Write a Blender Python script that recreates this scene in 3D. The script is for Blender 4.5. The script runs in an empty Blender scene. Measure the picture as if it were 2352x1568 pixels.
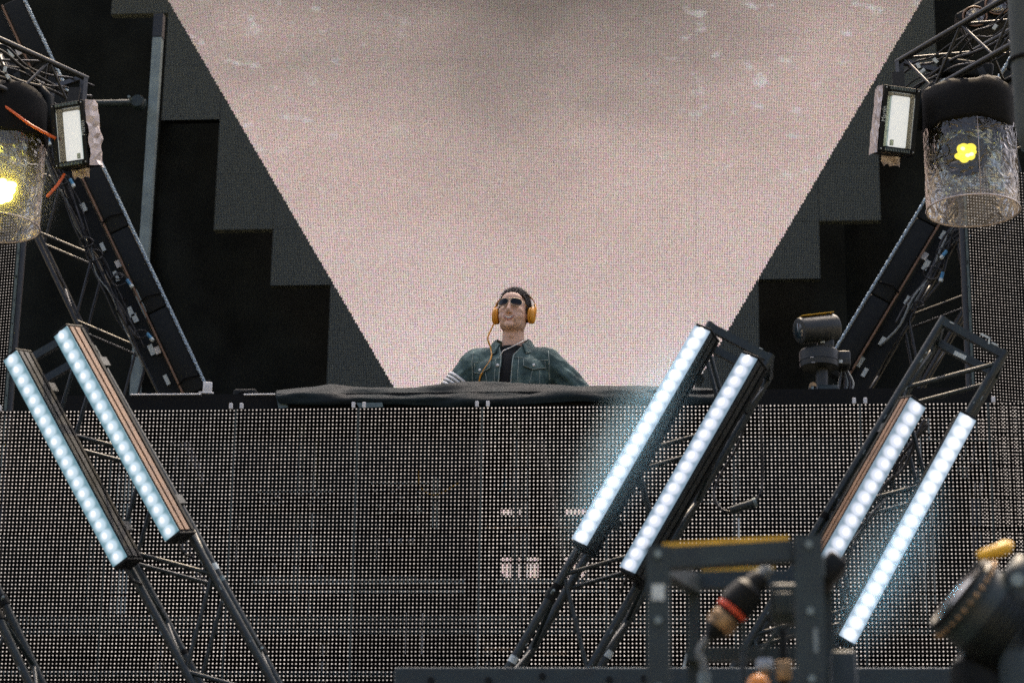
import bpy, bmesh, math, random
from mathutils import Vector, Matrix, noise
from mathutils.bvhtree import BVHTree
rad = math.radians
RND = random.Random(11)
V = Vector

# ------------------------------------------------------------------ camera
scene = bpy.context.scene
COL = scene.collection
FOCAL, SENSOR, PW, PH = 85.0, 36.0, 2352.0, 1568.0
FPX = FOCAL / SENSOR * PW
CAM = V((0, 0, 1.6))
CAMROT = Matrix.Rotation(rad(5), 3, 'Z') @ Matrix.Rotation(rad(107.5), 3, 'X') @ Matrix.Rotation(.0156, 3, 'Z')
cd = bpy.data.cameras.new('camera')
cam = bpy.data.objects.new('camera', cd)
COL.objects.link(cam)
cam.matrix_world = Matrix.Translation(CAM) @ CAMROT.to_4x4()
cd.lens = FOCAL; cd.sensor_width = SENSOR; cd.clip_start = .1; cd.clip_end = 3000
cd.dof.use_dof = True; cd.dof.focus_distance = 12.6; cd.dof.aperture_fstop = 3.6
scene.camera = cam

# ------------------------------------------------------------------ sky, sun, exposure
SUN_EL, SUN_AZ = 63, 8            # degrees; azimuth measured from +Y, the sun stands high behind the stage
w = bpy.data.worlds.new('World'); scene.world = w; w.use_nodes = True
nt = w.node_tree; bgn = nt.nodes['Background']
sky = nt.nodes.new('ShaderNodeTexSky'); sky.sky_type = 'NISHITA'; sky.sun_disc = False
sky.sun_elevation = rad(SUN_EL); sky.sun_rotation = rad(SUN_AZ)
sky.air_density = .55; sky.dust_density = 8.0; sky.ozone_density = .3
nt.links.new(sky.outputs[0], bgn.inputs[0]); bgn.inputs[1].default_value = .15
sl = bpy.data.lights.new('sun', 'SUN'); sl.energy = 2.2; sl.angle = rad(1); sl.color = (1, .78, .52)
sun = bpy.data.objects.new('sun', sl); COL.objects.link(sun)
sd = V((math.sin(rad(SUN_AZ)) * math.cos(rad(SUN_EL)), math.cos(rad(SUN_AZ)) * math.cos(rad(SUN_EL)), math.sin(rad(SUN_EL))))
sun.rotation_euler = sd.to_track_quat('Z', 'Y').to_euler(); sun.location = (0, 10, 30)
vs = scene.view_settings
vs.view_transform = 'Standard'; vs.look = 'None'; vs.exposure = 1.35; vs.gamma = 1; vs.use_curve_mapping = False
scene.render.engine = 'CYCLES'
cy = scene.cycles
cy.use_denoising = False; cy.max_bounces = 6; cy.transparent_max_bounces = 24; cy.sample_clamp_indirect = 1.5
cy.caustics_reflective = False; cy.caustics_refractive = False

# ------------------------------------------------------------------ pixel -> point (2352 px wide picture)
def ray(u, v):
    return CAMROT @ V(((u - PW / 2) / FPX, (PH / 2 - v) / FPX, -1))
def P(u, v, Y):
    d = ray(u, v); return CAM + d * ((Y - CAM.y) / d.y)
def PZ(u, v, z):
    d = ray(u, v); return CAM + d * ((z - CAM.z) / d.z)

# ------------------------------------------------------------------ materials
def nodes_of(name):
    m = bpy.data.materials.new(name); m.use_nodes = True
    t = m.node_tree; return m, t, t.nodes['Principled BSDF']
def sock(n, k, val):
    if k in n.inputs: n.inputs[k].default_value = val
def mat(name, col, rough=.6, metal=0, var=.25, scale=12., bump=0., bscale=60., emit=None, estr=0, coat=0, stretch=None, spec=None):
    m, t, b = nodes_of(name)
    L = t.links.new
    tc = t.nodes.new('ShaderNodeTexCoord'); src = tc.outputs['Object']
    geo = t.nodes.new('ShaderNodeNewGeometry'); src = geo.outputs['Position']
    if stretch:
        mp = t.nodes.new('ShaderNodeMapping'); mp.inputs['Scale'].default_value = stretch
        L(src, mp.inputs[0]); src = mp.outputs[0]
    n = t.nodes.new('ShaderNodeTexNoise'); n.inputs['Scale'].default_value = scale; n.inputs['Detail'].default_value = 6
    L(src, n.inputs['Vector'])
    r = t.nodes.new('ShaderNodeValToRGB')
    r.color_ramp.elements[0].position = .3; r.color_ramp.elements[1].position = .7
    r.color_ramp.elements[0].color = tuple(c * (1 - var) for c in col) + (1,)
    r.color_ramp.elements[1].color = tuple(min(1, c * (1 + var)) for c in col) + (1,)
    L(n.outputs['Fac'], r.inputs[0]); L(r.outputs[0], b.inputs['Base Color'])
    mr = t.nodes.new('ShaderNodeMapRange'); mr.inputs[3].default_value = max(.02, rough - .12); mr.inputs[4].default_value = min(1, rough + .12)
    L(n.outputs['Fac'], mr.inputs[0]); L(mr.outputs[0], b.inputs['Roughness'])
    sock(b, 'Metallic', metal); sock(b, 'Coat Weight', coat)
    if spec is not None: sock(b, 'Specular IOR Level', spec)
    if bump:
        n2 = t.nodes.new('ShaderNodeTexNoise'); n2.inputs['Scale'].default_value = bscale; n2.inputs['Detail'].default_value = 4
        L(src, n2.inputs['Vector'])
        bp = t.nodes.new('ShaderNodeBump'); bp.inputs['Strength'].default_value = bump; bp.inputs['Distance'].default_value = .01
        L(n2.outputs['Fac'], bp.inputs['Height']); L(bp.outputs[0], b.inputs['Normal'])
    if emit:
        sock(b, 'Emission Color', emit + (1,)); sock(b, 'Emission Strength', estr)
    return m

M = {}
M['led_strip'] = mat('matt_black_strip', (.0045, .0055, .0055), .7, 0, .3, 30, spec=.12)
M['truss'] = mat('black_truss_paint', (.008, .0175, .018), .46, .0, .5, 40, .15, 90, coat=.08)
M['truss_rear'] = mat('black_truss_paint_rear', (.015, .017, .016), .42, 0, .5, 40, .15, 90, coat=.15)
M['black'] = mat('black_plastic', (.009, .011, .0105), .55, 0, .3, 30, .1, spec=.18)
M['black_soft'] = mat('black_rubber', (.006, .0065, .0065), .8, 0, .3, 30, spec=.2)
M['grey_steel'] = mat('grey_painted_steel', (.016, .030, .031), .5, 0, .3, 14, .15)
M['alu'] = mat('worn_aluminium', (.40, .43, .44), .45, .6, .25, 20, .1)
M['alu_dull'] = mat('dull_grey_aluminium', (.20, .26, .26), .55, .1, .2, 9, .05)
M['ptz'] = mat('charcoal_plastic', (.018, .022, .021), .45, 0, .3, 30, .1)
M['pale_alu'] = mat('pale_mill_aluminium', (.42, .52, .50), .6, 0, .2, 20)
M['orange_rail'] = mat('orange_lit_rail_colour', (.50, .30, .16), .7, 0, .3, 30)  # orange light put into the colour of the booth rails
M['white'] = mat('white_plastic', (.72, .72, .70), .5, 0, .12, 40)
M['sticker'] = mat('pale_sticker', (.55, .62, .60), .6, 0, .2, 90)
M['sun_brown_alu'] = mat('sunlit_brown_side', (.20, .118, .070), .5, .1, .3, 18, .1)  # warm sunlight put into the colour of bar sides and batten edge
M['curtain'] = mat('black_wool_serge', (.0125, .0150, .0135), .95, 0, .35, 3, .2, 300, spec=.08)
M['cloth'] = mat('black_matt_cloth', (.006, .0125, .0135), .7, 0, .5, 6, .25, 60, spec=.2)
M['tape'] = mat('grey_gaffer_tape', (.10, .15, .155), .5, 0, .2, 30)
M['floor'] = mat('black_stage_ply', (.03, .03, .03), .7, 0, .4, 4, .1)
M['ground'] = mat('trodden_dry_grass', (.20, .18, .12), .95, 0, .5, .6, .5, 8)
M['roof'] = mat('black_roof_tarpaulin', (.02, .021, .022), .8, 0, .2, 2)
M['orange'] = mat('orange_cable', (.75, .14, .03), .45, 0, .15, 40)
M['red'] = mat('red_ring', (.8, .10, .04), .4, 0, .1, 40)
M['yellow'] = mat('yellow_cable_and_sun_rim', (.78, .45, .03), .5, 0, .25, 25)  # yellow cable, and sunlight painted on cage, camera and moving head tops
M['blue_tape'] = mat('blue_tape', (.05, .22, .40), .5, 0, .2, 30)
M['teal_cable'] = mat('teal_cable', (.06, .30, .42), .5, 0, .15, 40)
M['hose'] = mat('braided_grey_hose', (.17, .19, .18), .4, .3, .5, 120, .4, 200)
M['brass'] = mat('dirty_brass', (.34, .22, .11), .4, .5, .4, 40)
M['loom'] = mat('grey_loom_sleeve', (.055, .066, .060), .7, 0, .2, 14)
M['scuff'] = mat('bare_scuffed_metal', (.22, .27, .27), .6, 0, .3, 60)
M['cable'] = mat('black_cable', (.015, .016, .017), .45, 0, .3, 60)
M['skin'] = mat('skin', (.70, .45, .325), .48, 0, .07, 60, .05, 220)
M['hair'] = mat('dark_brown_hair', (.022, .014, .010), .5, 0, .5, 120)
M['tee'] = mat('black_jersey', (.010, .011, .012), .9, 0, .3, 30, .2, 200)
M['lip'] = mat('lip', (.52, .25, .19), .4, 0, .1, 80)
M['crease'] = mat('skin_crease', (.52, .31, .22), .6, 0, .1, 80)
M['mouth'] = mat('mouth_dark', (.05, .015, .012), .6, 0, .1, 80)
M['teeth'] = mat('teeth', (.84, .76, .64), .25, 0, .05, 80)
M['stitch'] = mat('pale_stitching', (.30, .36, .33), .8, 0, .3, 120)
M['button'] = mat('pale_metal_button', (.62, .64, .62), .35, .5, .1, 60)
M['headphone'] = mat('mustard_headphone', (.70, .31, .022), .45, 0, .12, 40)
M['gold_wire'] = mat('pale_gold_wire', (.70, .55, .36), .25, .9, .1, 60)
M['chain'] = mat('pale_chain', (.78, .76, .70), .35, .3, .1, 60)

def denim():
    m, t, b = nodes_of('washed_denim'); L = t.links.new
    g = t.nodes.new('ShaderNodeNewGeometry')
    n = t.nodes.new('ShaderNodeTexNoise'); n.inputs['Scale'].default_value = 11; n.inputs['Detail'].default_value = 7; n.inputs['Roughness'].default_value = .62
    L(g.outputs['Position'], n.inputs['Vector'])
    r = t.nodes.new('ShaderNodeValToRGB'); e = r.color_ramp.elements
    e[0].position = .32; e[0].color = (.018, .040, .041, 1); e[1].position = .68; e[1].color = (.19, .275, .255, 1)
    x = r.color_ramp.elements.new(.52); x.color = (.058, .106, .103, 1)
    L(n.outputs['Fac'], r.inputs[0]); L(r.outputs[0], b.inputs['Base Color'])
    sock(b, 'Roughness', .85)
    wv = t.nodes.new('ShaderNodeTexNoise'); wv.inputs['Scale'].default_value = 38
    L(g.outputs['Position'], wv.inputs['Vector'])
    bp = t.nodes.new('ShaderNodeBump'); bp.inputs['Strength'].default_value = .5; bp.inputs['Distance'].default_value = .012
    L(wv.outputs['Fac'], bp.inputs['Height']); L(bp.outputs[0], b.inputs['Normal'])
    return m
M['denim'] = denim()

EM = .39                      # emission that shows as 1.0 at this exposure
def emitter(name, col, strength, base=(.6, .65, .68), rough=.25, sample=False):
    m, t, b = nodes_of(name)
    sock(b, 'Base Color', base + (1,)); sock(b, 'Roughness', rough)
    sock(b, 'Emission Color', col + (1,)); sock(b, 'Emission Strength', strength * EM)
    if not sample: m.cycles.emission_sampling = 'NONE'
    return m
M['led_dot'] = emitter('lit_led', (1, .87, .78), .80, (.14, .14, .135), .3)
def dot_material(name, col, strength):
    m = emitter(name, col, strength, (.12, .12, .115), .3); t = m.node_tree; b = t.nodes['Principled BSDF']; L = t.links.new
    g = t.nodes.new('ShaderNodeNewGeometry'); oi = t.nodes.new('ShaderNodeObjectInfo')
    r1 = t.nodes.new('ShaderNodeMapRange'); L(g.outputs['Random Per Island'], r1.inputs[0]); r1.inputs[3].default_value = .72; r1.inputs[4].default_value = 1.22
    r2 = t.nodes.new('ShaderNodeMapRange'); L(oi.outputs['Random'], r2.inputs[0]); r2.inputs[3].default_value = .74; r2.inputs[4].default_value = 1.14
    n = t.nodes.new('ShaderNodeTexNoise'); n.inputs['Scale'].default_value = 1.1; n.inputs['Detail'].default_value = 3; L(g.outputs['Position'], n.inputs['Vector'])
    r3 = t.nodes.new('ShaderNodeMapRange'); L(n.outputs['Fac'], r3.inputs[0]); r3.inputs[1].default_value = .3; r3.inputs[2].default_value = .7; r3.inputs[3].default_value = .70; r3.inputs[4].default_value = 1.2
    out = None
    for k in (r1.outputs[0], r2.outputs[0], r3.outputs[0]):
        mm = t.nodes.new('ShaderNodeMath'); mm.operation = 'MULTIPLY'; L(k, mm.inputs[0])
        if out is None: mm.inputs[1].default_value = strength * EM
        else: L(out, mm.inputs[1])
        out = mm.outputs[0]
    L(out, b.inputs['Emission Strength'])
    mx = t.nodes.new('ShaderNodeMixRGB'); L(n.outputs['Fac'], mx.inputs[0]); mx.inputs[1].default_value = (1, .94, .90, 1); mx.inputs[2].default_value = (1, .80, .66, 1)
    L(mx.outputs[0], b.inputs['Emission Color'])
    return m
M['led_dot'] = dot_material('lit_led', (1, .87, .78), .88)
M['led_dot_side'] = dot_material('dim_led', (1, .9, .82), .62)
M['lamp_core'] = emitter('yellow_lamp', (1, .84, .14), 6.0, sample=True)
M['lamp_hot'] = emitter('glaring_yellow_lamp', (1, .80, .08), 50.0, sample=True)
M['lamp_halo'] = emitter('yellow_lamp_cell', (1, .80, .055), 1.35, (.4, .3, .05), sample=True)
M['strobe_tube'] = emitter('white_strobe', (.96, .97, 1), .78, (.9, .9, .9))
M['strobe_refl'] = mat('pale_teal_reflector', (.32, .45, .46), .22, .7, .2, 20, .1, 30)
M['green_led'] = emitter('green_led', (.5, 1, .1), 1.2)
BARK = {'dim': ((.12, .25, .31), (.58, .72, .82), (.98, 1.02, 1.10)), 'mid': ((.20, .28, .36), (.78, .82, .94), (1.5, 1.52, 1.6)), 'hot': ((.34, .44, .55), (1.0, 1.05, 1.15), (2.6, 2.7, 2.9))}
def bar_glow(name, kind, step, r0, lens):
    """light of the diodes through the frosted front: strongest over each diode, falling off with the distance on the surface"""
    cov, mid, core = BARK[kind]
    m, t, b = nodes_of(name); L = t.links.new; N = t.nodes.new
    def mth(op, a, c=None):
        n = N('ShaderNodeMath'); n.operation = op
        for i, x in enumerate((a, c)):
            if x is None: continue
            if isinstance(x, (int, float)): n.inputs[i].default_value = x
            else: L(x, n.inputs[i])
        return n.outputs[0]
    tc = N('ShaderNodeTexCoord'); sp = N('ShaderNodeSeparateXYZ'); L(tc.outputs['Object'], sp.inputs[0])
    y = sp.outputs[1] if lens else mth('MULTIPLY', mth('SUBTRACT', mth('FRACT', mth('DIVIDE', sp.outputs[1], step)), .5), step)
    d = mth('SQRT', mth('ADD', mth('MULTIPLY', sp.outputs[0], sp.outputs[0]), mth('MULTIPLY', y, y)))
    r = N('ShaderNodeValToRGB'); e = r.color_ramp.elements; r.color_ramp.interpolation = 'EASE'
    nz = N('ShaderNodeTexNoise'); nz.inputs['Scale'].default_value = 90; L(tc.outputs['Object'], nz.inputs['Vector'])
    dd = mth('ADD', mth('DIVIDE', d, r0), mth('MULTIPLY', mth('SUBTRACT', nz.outputs['Fac'], .5), .10))
    L(dd, r.inputs[0])
    sc = 1 / 3.
    e[0].position = .20; e[0].color = tuple(c * sc for c in core) + (1,)
    e[1].position = 1.0; e[1].color = tuple((.45 * c + .4 * q if lens else c) * sc for c, q in zip(cov, mid)) + (1,)
    x = e.new(.50 if lens else .42); x.color = tuple(c * sc for c in mid) + (1,)
    L(r.outputs[0], b.inputs['Emission Color']); sock(b, 'Emission Strength', 3 * EM)
    sock(b, 'Base Color', (.08, .11, .12, 1)); sock(b, 'Roughness', .35); m.cycles.emission_sampling = 'NONE'
    return m
BAR = {k: (None, bar_glow('bar_lens_' + k, k, 1, .030, True), emitter('bar_core_' + k, (.22, .70, 1) if k == 'hot' else tuple(c / max(BARK[k][2]) for c in BARK[k][2]), 110.0 if k == 'hot' else max(BARK[k][2]), (.5, .5, .5), .2, k == 'hot')) for k in BARK}

def film(name, tint=(.9, .86, .82), alpha=.16, bump=.9, bscale=9, rough=.08, trans=None):
    m = bpy.data.materials.new(name); m.use_nodes = True; t = m.node_tree; L = t.links.new
    for n in list(t.nodes): t.nodes.remove(n)
    out = t.nodes.new('ShaderNodeOutputMaterial')
    tr = t.nodes.new('ShaderNodeBsdfTransparent'); tr.inputs[0].default_value = (.93, .94, .93, 1)
    gl = t.nodes.new('ShaderNodeBsdfGlossy'); gl.inputs['Color'].default_value = tint + (1,); gl.inputs['Roughness'].default_value = rough
    df = t.nodes.new('ShaderNodeBsdfTranslucent'); df.inputs['Color'].default_value = (.75, .70, .62, 1)
    g = t.nodes.new('ShaderNodeNewGeometry')
    n = t.nodes.new('ShaderNodeTexNoise'); n.inputs['Scale'].default_value = bscale; n.inputs['Detail'].default_value = 2; n.inputs['Distortion'].default_value = 1.5
    L(g.outputs['Position'], n.inputs['Vector'])
    bp = t.nodes.new('ShaderNodeBump'); bp.inputs['Strength'].default_value = bump; bp.inputs['Distance'].default_value = .03
    L(n.outputs['Fac'], bp.inputs['Height']); L(bp.outputs[0], gl.inputs['Normal'])
    fr = t.nodes.new('ShaderNodeFresnel'); fr.inputs[0].default_value = 1.5
    L(bp.outputs[0], fr.inputs['Normal'])
    mx = t.nodes.new('ShaderNodeMath'); mx.operation = 'MULTIPLY_ADD'; mx.inputs[1].default_value = 1.0; mx.inputs[2].default_value = alpha * .35; mx.use_clamp = True
    L(fr.outputs[0], mx.inputs[0])
    m1 = t.nodes.new('ShaderNodeMixShader'); L(mx.outputs[0], m1.inputs[0]); L(tr.outputs[0], m1.inputs[1]); L(gl.outputs[0], m1.inputs[2])
    m2 = t.nodes.new('ShaderNodeMixShader'); m2.inputs[0].default_value = alpha * .35 if trans is None else trans; L(m1.outputs[0], m2.inputs[1]); L(df.outputs[0], m2.inputs[2])
    L(m2.outputs[0], out.inputs[0])
    return m
M['film'] = film('clear_rain_cover', (1, .95, .90), .14, 1.0, 9, .07, .045)
M['pane'] = film('clear_glass_pane', (.9, .95, .95), .05, .02, 3, .03)
M['foil'] = film('crumpled_clear_film', (.85, 1.0, .99), .75, .45, 11, .07, .05)
M['wrap'] = mat('crumpled_pale_plastic', (.62, .53, .48), .25, 0, .25, 18, .4, 30, coat=.6)
M['lens_glass'] = mat('smoked_gradient_lens', (.02, .035, .045), .08, 0, .1, 30, coat=1)

def rope_mat():
    m, t, b = nodes_of('twisted_silver_rope'); L = t.links.new
    g = t.nodes.new('ShaderNodeTexCoord')
    wv = t.nodes.new('ShaderNodeTexWave'); wv.wave_type = 'BANDS'; wv.bands_direction = 'DIAGONAL'; wv.inputs['Scale'].default_value = 13.0
    mp = t.nodes.new('ShaderNodeMapping'); mp.inputs['Scale'].default_value = (6, 6, 1.0)
    L(g.outputs['Object'], mp.inputs[0]); L(mp.outputs[0], wv.inputs['Vector'])
    r = t.nodes.new('ShaderNodeValToRGB'); e = r.color_ramp.elements
    e[0].position = .35; e[0].color = (.05, .08, .10, 1); e[1].position = .65; e[1].color = (.55, .70, .80, 1)
    L(wv.outputs['Fac'], r.inputs[0]); L(r.outputs[0], b.inputs['Base Color'])
    sock(b, 'Roughness', .4); sock(b, 'Metallic', .3)
    return m
M['rope'] = rope_mat()

# ------------------------------------------------------------------ mesh helpers
def mw(o):
    return mw(o.parent) @ o.matrix_basis if o.parent else o.matrix_basis.copy()
def tag(o, label=None, cat=None, group=None, kind=None):
    if label: o['label'] = label
    if cat: o['category'] = cat
    if group: o['group'] = group
    if kind: o['kind'] = kind
    return o
def thing(name, label, cat, loc, group=None):
    o = bpy.data.objects.new(name, None); COL.objects.link(o)
    o.location = loc; o.empty_display_size = .1
    return tag(o, label, cat, group)
def link_mesh(name, me, parent=None, world=None):
    o = bpy.data.objects.new(name, me); COL.objects.link(o)
    W = world if world is not None else Matrix.Identity(4)
    if parent:
        o.parent = parent; o.matrix_basis = mw(parent).inverted() @ W
    else:
        o.matrix_basis = W
    return o
class MB:
    def __init__(s): s.v = []; s.f = []
    def add(s, vs, fs):
        n = len(s.v); s.v += [V(p) for p in vs]; s.f += [tuple(i + n for i in f) for f in fs]; return s
    def box(s, c, size, rot=None):
        c = V(c); h = V(size) / 2; vs = []
        for x in (-1, 1):
            for y in (-1, 1):
                for z in (-1, 1):
                    p = V((x * h.x, y * h.y, z * h.z)); vs.append(c + (rot @ p if rot else p))
        return s.add(vs, [(0, 1, 3, 2), (4, 6, 7, 5), (0, 4, 5, 1), (2, 3, 7, 6), (0, 2, 6, 4), (1, 5, 7, 3)])
    def tube(s, pts, r, n=8, closed=False, caps=True):
        pts = [V(p) for p in pts]; k = len(pts)
        rs = r if isinstance(r, (list, tuple)) else [r] * k
        up = None; rings = []
        for i, p in enumerate(pts):
            a = pts[(i - 1) % k] if (closed or i > 0) else p
            b = pts[(i + 1) % k] if (closed or i < k - 1) else p
            d = (b - a).normalized()
            if up is None:
                up = d.orthogonal().normalized()
            else:
                up = (up - d * up.dot(d))
                up = up.normalized() if up.length > 1e-6 else d.orthogonal().normalized()
            q = d.cross(up)
            rings.append([p + (up * math.cos(2 * math.pi * j / n) + q * math.sin(2 * math.pi * j / n)) * rs[i] for j in range(n)])
        vs = [x for rg in rings for x in rg]; fs = []
        for i in range(k if closed else k - 1):
            i2 = (i + 1) % k
            for j in range(n):
                j2 = (j + 1) % n
                fs.append((i * n + j, i * n + j2, i2 * n + j2, i2 * n + j))
        if caps and not closed:
            fs.append(tuple(range(n))[::-1]); fs.append(tuple((k - 1) * n + j for j in range(n)))
        return s.add(vs, fs)
    def lathe(s, prof, n=24, T=None, sx=1, sy=1):
        vs = []; fs = []; k = len(prof)
        for (r, z) in prof:
            for j in range(n):
                a = 2 * math.pi * j / n; p = V((r * sx * math.cos(a), r * sy * math.sin(a), z))
                vs.append(T @ p if T else p)
        for i in range(k - 1):
            for j in range(n):
                j2 = (j + 1) % n; fs.append((i * n + j, i * n + j2, (i + 1) * n + j2, (i + 1) * n + j))
        if prof[0][0] > 1e-4: fs.append(tuple(range(n))[::-1])
        if prof[-1][0] > 1e-4: fs.append(tuple((k - 1) * n + j for j in range(n)))
        return s.add(vs, fs)
    def ell(s, c, r, n=16, m=10, rot=None):
        c = V(c); r = V((r, r, r)) if isinstance(r, (int, float)) else V(r); vs = []; fs = []
        for i in range(m + 1):
            t = math.pi * i / m
            for j in range(n):
                a = 2 * math.pi * j / n
                p = V((r.x * math.sin(t) * math.cos(a), r.y * math.sin(t) * math.sin(a), r.z * math.cos(t)))
                vs.append(c + (rot @ p if rot else p))
        for i in range(m):
            for j in range(n):
                j2 = (j + 1) % n; fs.append((i * n + j, (i + 1) * n + j, (i + 1) * n + j2, i * n + j2))
        return s.add(vs, fs)
    def caps(s, a, b, r0, r1=None, n=14):
        a = V(a); b = V(b); r1 = r0 if r1 is None else r1
        s.tube([a, b], [r0, r1], n); s.ell(a, r0, n, 8); s.ell(b, r1, n, 8); return s
    def grid(s, rows):
        n = len(rows[0]); vs = [p for r in rows for p in r]; fs = []
        for i in range(len(rows) - 1):
            for j in range(n - 1): fs.append((i * n + j, i * n + j + 1, (i + 1) * n + j + 1, (i + 1) * n + j))
        return s.add(vs, fs)
    def mesh(s, name, m=None, smooth=False, T=None, merge=True):
        me = bpy.data.meshes.new(name)
        me.from_pydata([tuple(T @ p) if T else tuple(p) for p in s.v], [], s.f)
        if merge:
            bm = bmesh.new(); bm.from_mesh(me)
            bmesh.ops.remove_doubles(bm, verts=bm.verts, dist=1e-5)
            bmesh.ops.recalc_face_normals(bm, faces=bm.faces)
            bm.to_mesh(me); bm.free()
        if m: me.materials.append(m)
        if smooth:
            me.shade_smooth() if smooth is True else None
            if smooth is not True:
                me.shade_smooth(); me.set_sharp_from_angle(angle=rad(smooth))
        return me
    def build(s, name, m, parent=None, smooth=40, world=None, merge=True):
        """vertices are world positions unless a world matrix is given"""
        if world is not None:
            return link_mesh(name, s.mesh(name, m, smooth, None, merge), parent, world)
        if parent:
            T = mw(parent).inverted(); o = bpy.data.objects.new(name, s.mesh(name, m, smooth, T, merge)); COL.objects.link(o); o.parent = parent
            return o
        return link_mesh(name, s.mesh(name, m, smooth, None, merge))
def bevel(me, wdt, seg=2, ang=35):
    bm = bmesh.new(); bm.from_mesh(me)
    es = [e for e in bm.edges if len(e.link_faces) == 2 and e.calc_face_angle(0) > rad(ang)]
    bmesh.ops.bevel(bm, geom=es, offset=wdt, segments=seg, profile=.5, affect='EDGES', clamp_overlap=True)
    bm.to_mesh(me); bm.free(); return me
def frame_of(x, z):
    """rotation whose local z is `z` and local x as near as possible to `x`"""
    z = V(z).normalized(); x = V(x); x = (x - z * x.dot(z)).normalized(); y = z.cross(x)
    return Matrix((x, y, z)).transposed()
SHARED = {}
def unit_tube(m, n=12):
    k = ('tube', m.name, n)
    if k not in SHARED:
        SHARED[k] = MB().tube([(0, 0, 0), (0, 0, 1)], 1, n).mesh('tube_piece', m, 40)
    return SHARED[k]
def unit_box(m):
    k = ('box', m.name)
    if k not in SHARED: SHARED[k] = MB().box((0, 0, .5), (2, 2, 1)).mesh('box_piece', m, 40)
    return SHARED[k]
def bar(parent, name, a, b, r, m, xdir=None, box=False, n=12):
    """one straight member from a to b sharing mesh data"""
    a = V(a); b = V(b); d = b - a
    xd = V(xdir) if xdir is not None else (V((0, 1, 0)) if abs(d.normalized().y) < .9 else V((1, 0, 0)))
    rx, ry = r if isinstance(r, tuple) else (r, r)
    W = Matrix.Translation(a) @ frame_of(xd, d).to_4x4() @ Matrix.Diagonal((rx, ry, d.length, 1))
    return link_mesh(name, unit_box(m) if box else unit_tube(m, n), parent, W)
def obox(parent, name, c, size, m, rot=None, bev=.004, smooth=40):
    k = ('obox', tuple(round(x, 4) for x in size), m.name, bev)
    if k not in SHARED:
        me = MB().box((0, 0, 0), size).mesh(name, m)
        if bev: bevel(me, min(bev, min(size) * .3)); me.shade_smooth(); me.set_sharp_from_angle(angle=rad(50))
        SHARED[k] = me
    R4 = rot.to_4x4() if rot else Matrix.Identity(4)
    return link_mesh(name, SHARED[k], parent, Matrix.Translation(V(c)) @ R4)
TMP = bpy.data.scenes.new('work')
def evaluated(me, mods, name):
    """apply modifiers to a mesh (in a scratch scene, removed at the end) and return the result"""
    o = bpy.data.objects.new('tmp_' + name, me); TMP.collection.objects.link(o)
    for typ, kw in mods:
        md = o.modifiers.new(typ, typ)
        for k, val in kw.items(): setattr(md, k, val)
    vl = TMP.view_layers[0]; vl.update(); dg = vl.depsgraph
    out = bpy.data.meshes.new_from_object(o.evaluated_get(dg)); out.name = name
    bpy.data.objects.remove(o); return out
def text_mesh(parent, name, body, size, W, m):
    c = bpy.data.curves.new(name, 'FONT'); c.body = body; c.size = size; c.extrude = .0006; c.align_x = 'CENTER'; c.align_y = 'CENTER'
    o = bpy.data.objects.new('tmp_text', c); TMP.collection.objects.link(o)
    vl = TMP.view_layers[0]; vl.update(); dg = vl.depsgraph
    me = bpy.data.meshes.new_from_object(o.evaluated_get(dg)); bpy.data.objects.remove(o)
    me.name = name; me.materials.clear(); me.materials.append(m)
    return link_mesh(name, me, parent, W)

# ================================================================== SETTING
STAGE_Z = 2.0
g = MB().grid([[V((x, y, 0)) for x in (-600, -60, 0, 60, 600)] for y in (-600, -60, 0, 60, 600)])
tag(g.build('ground', M['ground']), kind='structure')
tag(MB().box((-1, 13, STAGE_Z - .15), (24, 18, .3)).build('stage_floor', M['floor']), kind='structure')
tag(MB().box((-1, 4.03, .92), (23.9, .05, 1.84)).build('stage_front', M['curtain']), kind='structure')
for yy in (7.6, 12.02, 16.3): tag(MB().box((-1, yy, 11.5), (26, .3, .3)).build('roof_girder', M['roof']), kind='structure')

# backdrop drapes
def drape(x0, x1, label, seed, diag=0.):
    rr = random.Random(seed); n = 70; rows = []
    for k in range(40):
        z = STAGE_Z + (11.3 - STAGE_Z) * k / 39; row = []
        for i in range(n + 1):
            x = x0 - .12 + (x1 - x0 + .24) * i / n
            s = x * 9 + diag * z * 5 + seed
            y = 17.75 + .09 * (seed % 2) + (.035 + .04 * diag) * math.sin(s) + .08 * noise.noise(V((x * 2.3 + diag * z, z * .35, seed))) + .02 * noise.noise(V((x * 6 + diag * z * 3, z * .8, seed + 3)))
            row.append(V((x, y, z)))
        rows.append(row)
    m = MB().grid(rows)
    o = m.build('backdrop_drape', M['curtain'], None, True)
    return tag(o, label, 'curtain', 'black drapes closing the back of the stage')
drape(-9.5, -6.6, 'black drape behind the left diagonal truss at the outer edge', 1)
drape(-6.6, -4.55, 'black drape hanging behind the pale aluminium pole', 2)
drape(-4.55, -2.2, 'black drape with slanting folds beside the stepped left edge of the big screen', 3, .7)
drape(-2.2, .9, 'black drape directly behind the big pink screen', 4)
drape(.9, 3.4, 'black drape behind the remote camera and right diagonal truss', 5)
drape(3.4, 6.5, 'black drape behind the right side dotted wall', 6)

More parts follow.
